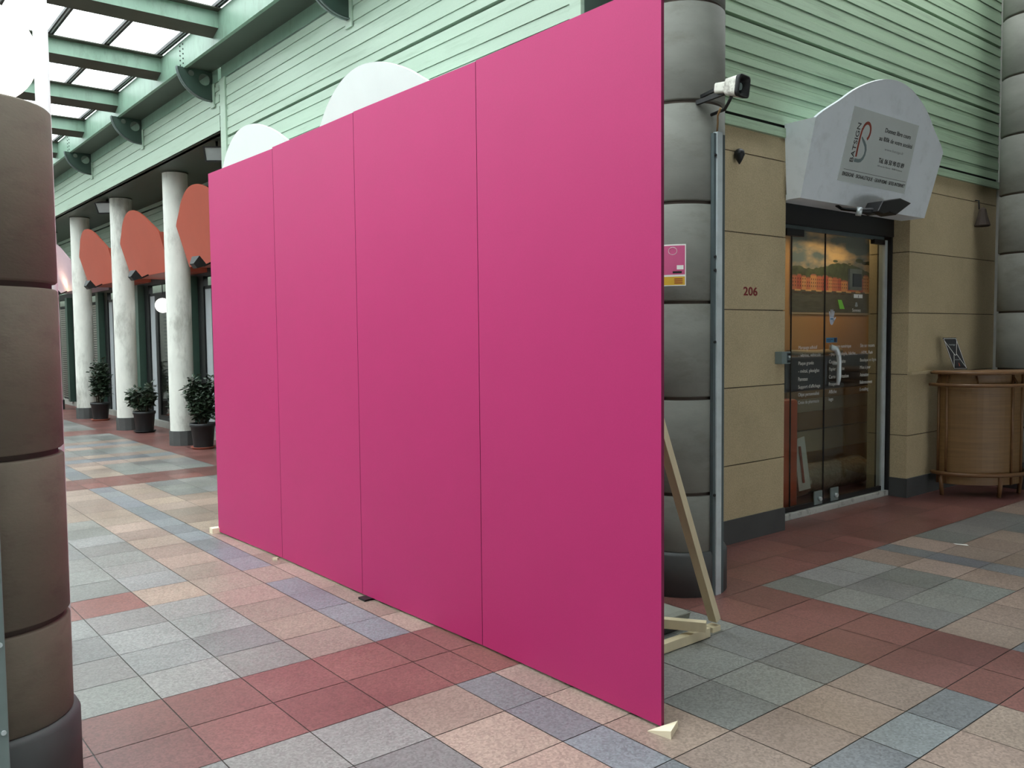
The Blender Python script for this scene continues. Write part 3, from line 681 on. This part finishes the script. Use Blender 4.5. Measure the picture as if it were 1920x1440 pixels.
for zz in (1.902, 1.914, 1.926): curved(b, 214, 224, zz, zz+0.006, 0.2798)
b.build('text_lines', logored, o_)
b = MB()
for k in range(14):
    a = math.radians(k*360/14); a2 = math.radians((k+1)*360/14)
    for (aa, bb2) in ((a, a2),):
        th0 = 212+5.2*math.cos(aa); th1 = 212+5.2*math.cos(bb2); z0 = 2.095+0.022*math.sin(aa); z1 = 2.095+0.022*math.sin(bb2)
        pa = Vector((4.235+0.280*math.cos(math.radians(th0)), 3.52+0.280*math.sin(math.radians(th0)), z0)); pb = Vector((4.235+0.280*math.cos(math.radians(th1)), 3.52+0.280*math.sin(math.radians(th1)), z1))
        b.tube([pa, pb], 0.0014, 4)
b.build('round_emblem', paper, o_)

# ------------------------------------------------------------------ small things on the stone walls
t_ = text('206', (5.497, 3.9445, 1.888), (1, 0, 0), (0, 0, 1), 0.18, 0.068, redink, None, 'house_number', bold=0.02)
tag(t_, 'dark red number 206 on the beige stone wall left of the door', 'number')
o = thing('key_switch_box', (5.98, 3.93, 1.4), 'small grey metal key switch box on the wall left of the glass door', 'switch box')
b = MB(); b.box(5.915, 6.035, 3.88, 3.944, 1.355, 1.452); b.build('housing', greypaint, o, 0.003)
b = MB(); b.box(5.985, 6.028, 3.878, 3.882, 1.362, 1.445); b.build('switch_plate', metaldk, o)
for x, z in ((5.997, 1.43), (6.017, 1.43), (5.997, 1.375), (6.017, 1.375)):
    b = MB(); b.box(x-0.006, x+0.006, 3.873, 3.879, z-0.008, z+0.008); b.build('button', blackpl, o)
b = MB(); b.tube([(6.007, 3.88, 1.41), (6.007, 3.868, 1.41)], 0.009, 12); b.build('key_lock', metal, o)
# little dark hood on the left wall
o = MB(); o.lathe([(0.004, 2.855), (0.022, 2.885), (0.040, 2.925), (0.036, 2.95), (0.016, 2.966), (0.003, 2.97)], 5.385, 3.905, 16); tag(o.build('wall_hook', blackpl), 'small dark rounded bell shaped fitting high on the beige wall above number 206', 'wall fitting')
o = thing('hanging_tassel', (9.51, 3.9, 2.7), 'dark hanging bell shaped tassel on the beige wall right of the shop sign', 'ornament')
b = MB(); b.tube([(9.50, 3.935, 2.965), (9.50, 3.90, 2.96), (9.50, 3.895, 2.87)], 0.008, 8); b.build('cord', blackpl, o)
b = MB(); b.lathe([(0.012, 2.885), (0.035, 2.865), (0.045, 2.81), (0.062, 2.75), (0.078, 2.70), (0.07, 2.69), (0.0, 2.70)], 9.51, 3.865, 14, smooth=False); b.build('skirt', mat('dark_brown_fringe', (58, 48, 40), 0.8, var=0.3, scale=30), o)
b = MB(); b.box(8.10, 8.55, 3.90, 3.944, 1.19, 1.215); tag(b.build('wall_ledge', stone), 'thin pale stone ledge on the wall behind the rattan bar', 'ledge')

# ------------------------------------------------------------------ glass door, recess and shop interior
D = 4.16; kx = 0.979
def dz(z): return 1.6+(z-1.6)*kx
b = MB(); b.box(6.0, 8.2, 4.10, 4.30, dz(2.53), 2.85); struct(b.build('wall_door_header', blackpl))
b = MB(); b.box(6.05, 8.13, 4.115, 4.27, 0.0, 0.055); struct(b.build('trim_threshold', mat('worn_white_threshold', (188, 190, 184), 0.6, var=0.05, dirt=(70, 66, 60), dirt_amt=0.9, dirt_scale=9), bevel=0.004))
b = MB(); b.box(8.085, 8.12, 4.11, 4.25, 0.055, 2.60, 0); b.box(8.02, 8.07, 4.14, 4.20, 0.055, dz(2.5), 1); struct(b.build('trim_door_frame', [blackpl, metal]))
door = thing('door_1', (7.15, D, 0.0), 'frameless double glass shop door with white service lettering', 'door'); door['kind'] = 'structure'
del door['label']; del door['category']
def gpane(x0, x1, name, z0=0.085, z1=2.50):
    b = MB(); b.box(x0, x1, D-0.005, D+0.005, z0, z1); return b.build(name, doorglass, door)
gpane(6.10, 6.468, 'side_glass'); gpane(6.474, 6.994, 'glass_leaf'); gpane(7.000, 8.02, 'glass_leaf')
b = MB(); b.box(6.468, 6.474, D-0.006, D+0.006, 0.06, 2.5); b.box(6.994, 7.000, D-0.007, D+0.007, 0.06, 2.5); b.build('glass_edge', blackpl, door)
b = MB(); b.box(6.05, 8.02, D-0.012, D+0.012, dz(2.495), dz(2.535)); b.build('top_rail', metaldk, door)
b = MB(); b.box(6.37, 6.63, D-0.02, D+0.02, dz(2.44), dz(2.50)); b.box(7.82, 8.02, D-0.02, D+0.02, dz(2.455), dz(2.50)); b.build('patch_fitting', blackpl, door)
b = MB(); b.box(6.37, 8.02, D-0.014, D+0.014, 0.058, 0.10); b.build('bottom_rail', blackpl, door)
for x in (6.83, 7.10):
    b = MB(); b.box(x, x+0.125, D-0.022, D-0.012, 0.07, 0.19); l_ = b.build('floor_lock', greypaint, door)
    b = MB(); b.tube([(x+0.07, D-0.022, 0.12), (x+0.07, D-0.045, 0.12)], 0.02, 14); b.build('lock_knob', metal, l_)
b = MB(); b.tube([(7.065, D-0.02, 1.47), (7.10, D-0.055, 1.45), (7.135, D-0.06, 1.40), (7.15, D-0.06, 1.34), (7.145, D-0.06, 1.2), (7.13, D-0.06, 1.13)], [0.026, 0.028, 0.022, 0.02, 0.02, 0.014], 12); b.tube([(7.145, D-0.055, 1.32), (7.145, D, 1.32)], 0.014, 10); h_ = b.build('door_handle', metal, door)
whitevinyl = mat('white_vinyl_lettering', (214, 216, 212), 0.5, var=0.02)
def gtext(lines, x0, zt, pitch, h, cw, m=whitevinyl):
    for i, s_ in enumerate(lines):
        if not s_: continue
        hh = h*(1.2 if any(ch in s_ for ch in 'gpqyjQ') else 1.0)
        z = zt-i*pitch-(0.2*h if hh > h else 0)
        text(s_, (x0*kx, D-0.006, dz(z)), (1, 0, 0), (0, 0, 1), len(s_)*cw*kx, hh*kx, m, door, 'vinyl_lettering', ext=0.0003)
c1 = ['Marquage adh\u00e9sif', '- vitrine, v\u00e9hicule', 'Plaque grav\u00e9e', '- m\u00e9tal, plexiglas', 'Panneaux', "Support d'affichage", 'Objet personnalis\u00e9', 'Croix de pharmacie']
c2 = ['Impression num\u00e9rique', '- papier, vinyle, b\u00e2che...', 'Carte de visite', 'Papier en t\u00eate', "Carte d'invitation", 'Prospectus', 'Affiche', 'logo']
c3 = ['Site sur mesure', '- HTML, Flash', 'Boutique en ligne', 'Mise \u00e0 jour', 'Animation', 'R\u00e9f\u00e9rencement', 'E-mailing']
gtext(c1, 6.722, 1.452, 0.0695, 0.034, 0.0187); gtext(c2, 7.222, 1.455, 0.0695, 0.034, 0.0190); gtext(c3, 7.772, 1.457, 0.0705, 0.034, 0.0178)
text('Sonnez', (7.616*kx, D-0.006, dz(1.795)), (1, 0, 0), (0, 0, 1), 0.15, 0.03, whitevinyl, door, 'vinyl_lettering')
b = MB(); cx, cz = 7.69*kx, dz(1.862)
b.prism([(cx-0.012, D-0.0065, cz-0.02), (cx+0.012, D-0.0065, cz-0.02), (cx+0.028, D-0.0065, cz-0.012), (cx+0.018, D-0.0065, cz+0.004), (cx+0.012, D-0.0065, cz+0.022), (cx-0.012, D-0.0065, cz+0.022), (cx-0.018, D-0.0065, cz+0.004), (cx-0.028, D-0.0065, cz-0.012)], (0, 0.0005, 0)); b.build('bell_symbol', ink2, door)
# open hand sticker
o = MB(); hx, hz = 7.262*kx, dz(1.742); y_ = D-0.0065
def cap(b, p, q_, w0, w1):
    p = Vector(p); q_ = Vector(q_); d = (q_-p).normalized(); n = Vector((-d.y, d.x)); pts = [p-n*w0, q_-n*w1]
    for k in range(1, 6):
        a = -math.pi/2+math.pi*k/6; pts.append(q_+n*w1*math.sin(a)+d*w1*math.cos(a))
    pts += [q_+n*w1, p+n*w0]; b.prism([(v.x, y_, v.y) for v in pts], (0, 0.0004, 0))
for (px, pz, qx, qz) in ((-0.030, 0.0, -0.042, 0.045), (-0.011, 0.005, -0.015, 0.062), (0.008, 0.005, 0.012, 0.062), (0.024, 0.0, 0.034, 0.048)): cap(o, (hx+px, hz+pz), (hx+qx, hz+qz), 0.009, 0.007)
cap(o, (hx+0.022, hz-0.04), (hx+0.058, hz-0.006), 0.010, 0.007)
o.prism([(hx+a, y_, hz+c) for a, c in ((-0.039, 0.006), (-0.040, -0.03), (-0.026, -0.062), (-0.006, -0.072), (0.012, -0.068), (0.032, -0.042), (0.033, 0.006))], (0, 0.0004, 0))
o.prism([(hx-0.026, y_-0.0005, hz-0.022), (hx+0.020, y_-0.0005, hz-0.022), (hx+0.020, y_-0.0005, hz-0.010), (hx-0.026, y_-0.0005, hz-0.010)], (0, 0.0003, 0), 1)
hs = o.build('hand_sticker', [mat('white_sticker', (205, 214, 228), 0.4, var=0.02), bluest]); tag(hs, 'white open hand sticker on the glass door', 'sticker')
o = MB(); o.prism([(7.358*kx, D-0.0065, dz(1.903)), (7.425*kx, D-0.0065, dz(1.902)), (7.480*kx, D-0.0065, dz(1.818)), (7.395*kx, D-0.0065, dz(1.818))], (0, -0.0006, 0)); tag(o.build('sticky_note', greenpap), 'bright green sticky note on the glass door', 'sticky note')
o = MB(); o.prism([(7.165*kx, D-0.0065, dz(1.553)), (7.355*kx, D-0.0065, dz(1.553)), (7.355*kx, D-0.0065, dz(1.508)), (7.165*kx, D-0.0065, dz(1.508))], (0, -0.0004, 0)); o.box(7.30*kx, 7.345*kx, D-0.0078, D-0.0069, dz(1.512), dz(1.549), 1); o.box(7.18*kx, 7.28*kx, D-0.0078, D-0.0069, dz(1.534), dz(1.54), 1); o.box(7.18*kx, 7.25*kx, D-0.0078, D-0.0069, dz(1.52), dz(1.526), 1)
tag(o.build('alarm_sticker', [bluest, navy]), 'small blue sticker on the glass door above the lettering', 'sticker')
o = MB(); o.box(7.642*kx, 7.80*kx, D-0.0072, D-0.0062, dz(1.925), dz(1.960)); o.box(7.72*kx, 7.728*kx, D-0.0078, D-0.0070, dz(1.93), dz(1.952), 1); tag(o.build('paper_label', [paper, ink]), 'small white paper label on the glass door below the dark screen', 'sticker')
o = thing('screen', (7.55, 4.3, 2.0), 'small dark screen in a grey surround behind the glass door', 'screen')
b = MB(); b.box(7.60, 7.82, 4.26, 4.28, 2.0, 2.20); b.build('surround', MATS['grey_render'], o)
b = MB(); b.box(7.645, 7.80, 4.25, 4.262, 2.03, 2.155); b.build('display', navy, o, 0.004)
b = MB(); b.box(6.62, 6.78, 4.115, 4.125, 2.60, 2.63); 

# interior room
b = MB(); b.box(5.3, 11.0, 5.02, 5.1, 0, 2.8, 0); b.box(10.9, 11.0, 4.35, 5.1, 0, 2.8, 0); b.box(5.3, 5.4, 4.16, 5.1, 0, 2.8, 0); struct(b.build('wall_shop_back', inwall))
b = MB(); b.box(5.3, 11.0, 4.28, 5.1, 2.7, 2.8); struct(b.build('ceiling_shop', slab))
b = MB(); b.box(5.3, 11.0, 4.27, 5.05, 0.001, 0.006); struct(b.build('floor_shop', infloor))
b = MB(); b.box(4.3, 6.05, 4.16, 4.22, 0, 2.8); b.box(8.14, 11.0, 4.30, 4.36, 0, 2.8); struct(b.build('wall_shop_front', slab))
la = bpy.data.lights.new('shop_lamp', 'AREA'); la.energy = 8.5; la.color = (1.0, 0.72, 0.42); la.size = 1.2; la.size_y = 0.3; la.shape = 'RECTANGLE'
lo = bpy.data.objects.new('shop_lamp', la); COL.objects.link(lo); lo.location = (8.3, 4.66, 2.66); lo.rotation_euler = (math.radians(-15), 0, 0)

# framed harbour print on the back wall
PX0, PX1, PZ0, PZ1, PY = 7.80, 9.62, 1.815, 2.66, 5.015
o = thing('harbour_print', (8.7, PY, PZ0), 'large printed photograph of a harbour town below a wooded hill, inside the shop', 'poster')
sky = bpy.data.materials.new('printed_sky'); sky.use_nodes = True; t = sky.node_tree; bs = t.nodes['Principled BSDF']; g = t.nodes.new('ShaderNodeNewGeometry'); mp = t.nodes.new('ShaderNodeMapping'); mp.inputs['Scale'].default_value = (1.5, 1, 4.5)
n = t.nodes.new('ShaderNodeTexNoise'); n.inputs['Scale'].default_value = 1.3; n.inputs['Detail'].default_value = 7; cr = t.nodes.new('ShaderNodeValToRGB'); cr.color_ramp.elements[0].position = 0.46; cr.color_ramp.elements[1].position = 0.66
cr.color_ramp.elements[0].color = (*lin((104, 122, 130)), 1); cr.color_ramp.elements[1].color = (*lin((246, 206, 150)), 1)
t.links.new(g.outputs['Position'], mp.inputs[0]); t.links.new(mp.outputs[0], n.inputs['Vector']); t.links.new(n.outputs[0], cr.inputs[0]); t.links.new(cr.outputs[0], bs.inputs['Base Color']); bs.inputs['Roughness'].default_value = 0.4
hill = mat('printed_woods', (74, 84, 54), 0.4, var=0.5, scale=14); sea = mat('printed_water', (92, 90, 76), 0.3, var=0.35, scale=6, stretch=(1, 1, 6))
hm = [mat('printed_house_%d' % i, c, 0.4, var=0.08, scale=20) for i, c in enumerate(((206, 120, 84), (222, 160, 104), (190, 92, 72), (230, 186, 130)))]
win = mat('printed_windows', (84, 58, 46), 0.4); roofm = mat('printed_roofs', (170, 104, 84), 0.4)
def flat(pts, layer, m, name='printed_area'):
    b = MB(); b.add([(PX0+u*(PX1-PX0), PY-0.0012*layer, PZ0+v*(PZ1-PZ0)) for u, v in pts], [tuple(range(len(pts)))]); return b
b = MB(); b.box(PX0, PX1, PY-0.0010, PY+0.004, PZ0, PZ1); b.build('printed_sky', sky, o)
rnd = random.Random(3)
hp = [(0, 0.30), (0, 0.50)]
for k in range(41):
    u = k/40; hgt = 0.50+0.14*math.exp(-((u-0.55)/0.28)**2)+0.06*math.exp(-((u-0.05)/0.12)**2)+rnd.uniform(-0.012, 0.014); hp.append((u, hgt))
hp += [(1, 0.30)]
b = flat(hp, 2, hill)
for (u, v, r) in ((0.735, 0.69, 0.05), (0.80, 0.665, 0.04), (0.845, 0.67, 0.045), (0.62, 0.64, 0.02), (0.46, 0.66, 0.03)):
    b.add([(PX0+(u+r*math.cos(a)*0.9)*(PX1-PX0), PY-0.0026, PZ0+(v+r*0.55*math.sin(a))*(PZ1-PZ0)) for a in [2*math.pi*k/14 for k in range(14)]], [tuple(range(14))])
b.build('printed_hill', hill, o)
b = flat([(0, 0), (1, 0), (1, 0.30), (0, 0.29)], 3, sea); b.build('printed_sea', sea, o)
b = MB(); u = 0.0; idx = 0
def hb(u0, u1, v0, v1, layer, mi): b.add([(PX0+a*(PX1-PX0), PY-0.0012*layer, PZ0+c*(PZ1-PZ0)) for a, c in ((u0, v0), (u1, v0), (u1, v1), (u0, v1))], [(0, 1, 2, 3)], mi)
while u < 0.985:
    wd = min(rnd.uniform(0.035, 0.07), 1-u); top = 0.40+0.06*rnd.random()+(0.12*(u-0.7)/0.3 if u > 0.7 else 0)
    hb(u, u+wd, 0.275, top, 4, idx % 4)
    b.add([(PX0+a*(PX1-PX0), PY-0.0012*4.3, PZ0+c*(PZ1-PZ0)) for a, c in ((u, top), (u+wd, top), (u+wd*0.8, top+0.018), (u+wd*0.2, top+0.018))], [(0, 1, 2, 3)], 5)
    nc = max(2, int(wd/0.018)); zz = 0.315
    while zz < top-0.02:
        for c in range(nc): hb(u+wd*(c+0.35)/nc, u+wd*(c+0.68)/nc, zz, zz+0.022, 4.6, 4)
        zz += 0.043
    u += wd; idx += rnd.choice((1, 2, 3))
for k in range(9): hb(0.03+k*0.11, 0.09+k*0.11, 0.262, 0.282, 5, 3)
for k in range(12): hb(0.02+k*0.083, 0.07+k*0.083, 0.235, 0.25, 5, 4)
b.build('printed_town', hm+[win, roofm], o)
b = MB(); b.box(PX0-0.02, PX1+0.02, PY-0.004, PY+0.004, PZ0-0.02, PZ0-0.001); b.box(PX0-0.02, PX0-0.001, PY-0.004, PY+0.004, PZ0, PZ1); b.box(PX1+0.001, PX1+0.02, PY-0.004, PY+0.004, PZ0-0.02, PZ1); b.build('frame', inwhite, o)

# furniture inside
o = thing('printer_desk', (8.6, 4.9, 0), 'long low desk with a navy machine on it behind the glass door', 'desk')
b = MB(); b.box(7.35, 9.35, 4.78, 5.0, 1.02, 1.36, 0); b.build('navy_machine', navy, o, 0.02)
b = MB(); b.box(9.36, 9.62, 4.78, 5.0, 1.02, 1.36); b.build('yellow_side', mat('olive_yellow_plastic', (170, 140, 50), 0.4), o)
b = MB(); b.box(7.35, 9.62, 4.76, 5.0, 0.94, 1.015); b.box(7.40, 9.6, 4.80, 5.0, 0.62, 0.80); b.build('tan_rail', intan, o)
b = MB(); b.box(7.38, 9.62, 4.82, 5.0, 0.80, 0.94); b.box(7.5, 9.62, 4.84, 5.0, 0.38, 0.60); b.build('cream_front', inwhite, o)
for x in (7.45, 9.55):
    b = MB(); b.box(x-0.04, x+0.04, 4.86, 4.94, 0.006, 0.62); b.build('leg', blackpl, o)
b = MB(); b.tube([(7.62, 4.93, 1.40), (8.1, 4.92, 1.39), (8.62, 4.93, 1.40)], 0.03, 10); tag(b.build('paper_roll', inwhite), 'pale paper roll lying on the navy machine in the shop', 'roll')
b = MB(); b.box(6.66, 6.92, 4.36, 4.50, 0.006, 1.0); ob = b.build('orange_cabinet', inorange, bevel=0.03); tag(ob, 'narrow orange cabinet behind the left side of the glass door', 'cabinet')
o = thing('paper_sign', (7.0, 4.5, 0), 'white printed paper board leaning on the floor behind the glass door', 'paper board')
b = MB(); b.prism([(7.04, 4.42, 0.13), (7.26, 4.44, 0.13), (7.24, 4.50, 0.62), (7.02, 4.48, 0.60)], (0, 0.008, 0)); b.build('board', paper, o)
b = MB(); b.prism([(7.10, 4.425, 0.20), (7.135, 4.428, 0.20), (7.125, 4.468, 0.54), (7.09, 4.466, 0.54)], (0, -0.004, 0)); b.build('printed_strip', logored, o)
b = MB(); b.prism([(7.02, 4.50, 0.006), (7.10, 4.50, 0.006), (7.10, 4.50, 0.35), (7.02, 4.50, 0.35)], (0, 0.01, 0)); b.build('green_strip', frameg, o)
for i, (xa, xb, yy, rr_) in enumerate(((7.35, 8.5, 4.66, 0.15),)):
    b = MB(); n = 14; b.tube([(xa+(xb-xa)*k/n, yy, rr_+0.008) for k in range(n+1)], [rr_*(0.94+0.06*rnd.random()) for k in range(n+1)], 20); tag(b.build('film_roll', silver), 'big shiny roll of crinkled clear film on the shop floor', 'roll')

# ------------------------------------------------------------------ rattan bar
cx, cy = 8.86, 3.60; uu = Vector((0.80, -0.60, 0)).normalized(); nn = Vector((-0.60, -0.80, 0)).normalized()
def arcp(a, b_, th, z): return Vector((cx, cy, z))+uu*a*math.cos(th)*-1+nn*b_*math.sin(th)
def dshape(a, b_, z, n=24): return [arcp(a, b_, math.pi*k/n, z) for k in range(n+1)]
o = thing('rattan_bar', (cx, cy, 0), 'curved honey coloured rattan bar counter against the stone wall', 'bar counter')
b = MB(); b.prism(dshape(0.41, 0.26, 0.12), (0, 0, 1.07)); b.build('woven_front', rattan, o)
b = MB(); b.prism(dshape(0.475, 0.36, 1.185), (0, 0, 0.035)); b.build('top', rattantop, o, 0.01)
b = MB(); b.tube(dshape(0.478, 0.365, 1.200), 0.014, 10); b.build('top_binding', rattandk, o)
b = MB(); b.tube(dshape(0.49, 0.40, 1.085), 0.017, 10); b.build('hand_rail', rattandk, o)
b = MB(); b.tube(dshape(0.46, 0.33, 0.225), 0.020, 10); b.build('foot_rail', rattandk, o)
for th in (0.10, 0.42, 2.05, 2.50, 3.02):
    b = MB(); p = arcp(0.418, 0.268, th, 0.12); b.tube([p, p+Vector((0, 0, 1.07))], 0.013, 8); b.build('upright_strip', rattandk, o)
for th in (0.12, 1.15, 2.05, 3.0):
    b = MB(); p = arcp(0.415, 0.262, th, 1.19); q_ = arcp(0.49, 0.40, th, 1.085); m_ = (p+q_)/2+Vector((0, 0, -0.055)); b.tube([p+Vector((0, 0, -0.02)), m_, q_], 0.010, 8); b.build('rail_bracket', rattandk, o)
for th in (0.25, 1.75, 2.95):
    b = MB(); p = arcp(0.42, 0.27, th, 0.21); b.tube([p, arcp(0.40, 0.25, th, 0.0)], [0.024, 0.02], 8); b.build('leg', rattandk, o)
# card standing on the bar
o = thing('easel_card', (8.55, 3.62, 1.22), 'black card with white envelope line drawing standing on the rattan bar', 'card')
Xc = Vector((0.60, -0.80, 0)).normalized()

BL, BR, TR, TL = Vector((8.722, 3.780, 1.224)), Vector((8.825, 3.698, 1.224)), Vector((8.757, 3.780, 1.528)), Vector((8.652, 3.864, 1.538))
e1, e2 = BR-BL, TL-BL; nc_ = e1.cross(e2).normalized()
def cp(u, v, off=0.0): return BL+e1*u+e2*v+nc_*off
b = MB(); b.prism([cp(0, 0), cp(1, 0), cp(1, 1), cp(0, 1)], -nc_*0.004); b.build('black_card', blackpl, o)
b = MB()
def ln(a, c, wdt=0.0035): b.beam(cp(*a, 0.001), cp(*c, 0.001), wdt, 0.001, 0, nc_)
for a, c in (((0.04, 0.03), (0.96, 0.03)), ((0.96, 0.03), (0.96, 0.97)), ((0.96, 0.97), (0.04, 0.97)), ((0.04, 0.97), (0.04, 0.03)), ((0.04, 0.90), (0.45, 0.45)), ((0.96, 0.90), (0.55, 0.45)), ((0.45, 0.45), (0.55, 0.45)), ((0.04, 0.05), (0.42, 0.50)), ((0.96, 0.05), (0.58, 0.50))): ln(a, c)
b.build('envelope_lines', paper, o)
text('batsign', cp(0.28, 0.74, 0.001), e1, e2, e1.length*0.46, 0.022, ink2, o, 'card_logo')
text('DESIGN', cp(0.25, 0.29, 0.001), e1, e2, e1.length*0.5, 0.010, ink2, o, 'card_caption')
b = MB(); b.prism([cp(0.46, 0.10, 0.001), cp(0.54, 0.10, 0.001), cp(0.56, 0.18, 0.001), cp(0.50, 0.22, 0.001)], nc_*0.0005); b.build('card_mark', logored, o)
b = MB(); b.beam(cp(0.5, 0.7, -0.006), cp(0.5, 0.05, -0.05), 0.02, 0.002, 0, nc_); b.build('easel_leg', blackpl, o)

# ------------------------------------------------------------------ potted shrubs
def shrub(x, y, pr_, ph, fol, label, seed, saucer=True, n=420, lean=(0, 0)):
    rn = random.Random(seed); o = thing('potted_shrub', (x, y, 0), label, 'potted plant', 'potted shrubs between the pale columns')
    z0 = 0.03 if saucer else 0.0
    b = MB(); b.lathe([(pr_*0.76, z0), (pr_*0.93, ph-0.05), (pr_, ph-0.045), (pr_*1.01, ph), (pr_*0.93, ph), (pr_*0.90, ph-0.05)], x, y, 32, cap=False); b.lathe([(0.001, z0+0.001), (pr_*0.76, z0+0.001)], x, y, 32, cap=False); po_ = b.build('pot', pot, o)
    b = MB(); b.lathe([(0.0005, ph-0.04), (pr_*0.92, ph-0.04)], x, y, 24, cap=False); b.build('soil', soil, po_)
    b = MB(); b.lathe([(pr_*0.8, 0.0), (pr_*0.98, 0.028), (pr_*0.98, 0.034), (pr_*0.8, 0.012), (0.001, 0.012)], x, y, 28, cap=False); b.build('saucer', terra if saucer else pot, o)
    (rx, rz0, rz1) = fol
    st = MB(); tips = []
    for k in range(16):
        a = rn.uniform(0, 6.28); r = rx*rn.uniform(0.35, 0.95)*0.8; zt = rn.uniform(rz0+(rz1-rz0)*0.45, rz1)
        p0 = Vector((x+0.05*math.cos(a), y+0.05*math.sin(a), ph-0.05)); p2 = Vector((x+r*math.cos(a)+lean[0], y+r*math.sin(a)+lean[1], zt)); p1 = (p0+p2)/2+Vector((0.02*math.cos(a), 0.02*math.sin(a), 0.05))
        st.tube([p0, p1, p2], [0.006, 0.005, 0.003], 5); tips.append((p0, p1, p2))
    st.build('stems', stem, o)
    lf = MB()
    for k in range(n):
        p0, p1, p2 = rn.choice(tips); t_ = rn.uniform(0.25, 1.05)
        c = (p1.lerp(p2, (t_-0.5)*2) if t_ > 0.5 else p0.lerp(p1, t_*2)) + Vector((rn.gauss(0, 0.035), rn.gauss(0, 0.035), rn.gauss(0, 0.03)))
        if c.z < rz0: c.z = rz0+rn.uniform(0, 0.05)
        a = rn.uniform(0, 6.28); el = rn.uniform(-0.5, 0.9); d = Vector((math.cos(a)*math.cos(el), math.sin(a)*math.cos(el), math.sin(el)))
        s_ = d.cross(Vector((rn.gauss(0, 0.4), rn.gauss(0, 0.4), 1))).normalized(); L = rn.uniform(0.07, 0.12); W = L*0.26; u_ = s_.cross(d)
        lf.add([c, c+d*L*0.35+s_*W-u_*0.004, c+d*L*0.7+s_*W*0.7-u_*0.006, c+d*L-u_*0.012, c+d*L*0.7-s_*W*0.7-u_*0.006, c+d*L*0.35-s_*W-u_*0.004, c+d*L*0.5+u_*0.004],
               [(0, 1, 6), (1, 2, 6), (2, 3, 6), (3, 4, 6), (4, 5, 6), (5, 0, 6)])
    lf.build('leaves', leaf, o)
shrub(4.36, 12.50, 0.18, 0.375, (0.23, 0.38, 1.02), 'full leafy shrub in a black pot at the foot of the nearest pale column', 11, True, 1300)
shrub(4.38, 15.42, 0.185, 0.365, (0.27, 0.42, 0.80), 'low spreading shrub in a black pot beside the middle pale column', 12, False, 800, (-0.03, 0.02))
shrub(4.38, 18.35, 0.18, 0.36, (0.20, 0.38, 1.18), 'tall narrow shrub in a black pot with terracotta saucer by the farthest pale column', 13, True, 1200)
shrub(4.60, 14.40, 0.13, 0.30, (0.20, 0.32, 0.86), 'shrub mostly hidden behind the nearest pale column', 14, False, 500)

# ------------------------------------------------------------------ gallery shop fronts (plane x = 4.95)
b = MB(); b.box(5.35, 5.45, 10.16, 27.0, 0, 2.75); struct(b.build('wall_gallery_back', slab))
b = MB(); b.box(4.90, 5.02, 10.16, 27.0, 2.60, 2.74); b.box(4.92, 5.0, 10.16, 27.0, 2.40, 2.45); struct(b.build('trim_11', blackpl))
b = MB(); b.box(4.86, 5.05, 10.16, 27.0, 0.0, 0.11); struct(b.build('trim_12', slab))
PO = [11.30, 14.20, 17.10, 20.00, 22.9]
plc = ['hidden behind the pink panels', 'right of the nearest pale column', 'between the nearest and middle pale columns', 'between the middle and farthest pale columns', 'left of the farthest pale column']
for i, p in enumerate(PO):
    o = thing('shopfront', (4.95, p, 0.11), 'dark shop front with a green post, '+plc[i], 'shop front', 'gallery shop fronts')
    b = MB(); b.box(4.78, 4.92, p-0.10, p+0.10, 0.11, 2.62); b.build('green_post', frameg, o)
    b = MB(); b.box(4.93, 4.99, p-0.62, p-0.36, 0.11, 2.40); b.build('pale_jamb', paleg, o)
    b = MB(); b.box(4.90, 4.98, p-0.36, p-0.10, 0.11, 2.60); b.build('black_panel', blackpl, o)
    b = MB(); b.box(4.94, 4.98, p-0.74, p-0.62, 0.11, 2.42); b.box(4.94, 4.98, p-1.44, p-1.36, 0.11, 2.42); b.box(4.94, 4.98, p-1.36, p-0.74, 0.11, 0.2); b.box(4.94, 4.98, p-1.36, p-0.74, 2.32, 2.42); b.build('door_frame', blackpl, o)
    b = MB(); b.box(4.955, 4.962, p-1.36, p-0.74, 0.2, 2.32); b.build('door_glass', doorglass, o)
    b = MB(); z = 0.3
    while z < 2.0: b.box(5.05, 5.065, p-1.36, p-0.72, z, z+0.028); z += 0.065
    b.build('dark_slats', darkgl if i != 2 else metaldk, o)
    b = MB(); z = 0.16
    pitch = 0.052 if i != 1 else 0.085
    while z < 2.38: 
        b.add([(4.955, p+0.12, z), (4.955, p+1.44, z), (4.935, p+1.44, z+pitch*0.72), (4.935, p+0.12, z+pitch*0.72)], [(0, 1, 2, 3)]); z += pitch
    b.build('blind_slats' if i != 1 else 'roller_shutter_slats', blind if i != 1 else shutter, o)
    b = MB(); b.box(4.965, 4.985, p+0.10, p+1.46, 0.11, 2.40); b.build('dark_backing', blackpl, o)
b = MB(); b.box(4.915, 4.93, 17.35, 17.78, 2.50, 2.59); tag(b.build('door_plate', paper), 'small white plate over the blind between the middle and nearest pale columns', 'plate')
o = thing('globe_light', (5.15, 15.95, 2.2), 'small lit white globe light inside the shop behind the nearest pale column', 'lamp')
b = MB(); b.lathe([(max(0.001, 0.13*math.sin(math.pi*k/16)), 2.20-0.13*math.cos(math.pi*k/16)) for k in range(17)], 4.84, 15.72, 20, cap=False); b.build('globe', opal, o)
b = MB(); b.tube([(4.84, 15.72, 2.33), (4.84, 15.72, 2.6)], 0.008, 6); b.build('stem', blackpl, o)

# paper scrap on the tiles
b = MB(); b.prism([(6.60, 2.845, 0.002), (6.585, 2.82, 0.002), (6.60, 2.73, 0.004), (6.615, 2.75, 0.008)], (0, 0, 0.001)); tag(b.build('paper_scrap', paper), 'small torn white paper scrap on the grey floor tiles in front of the shop', 'litter')
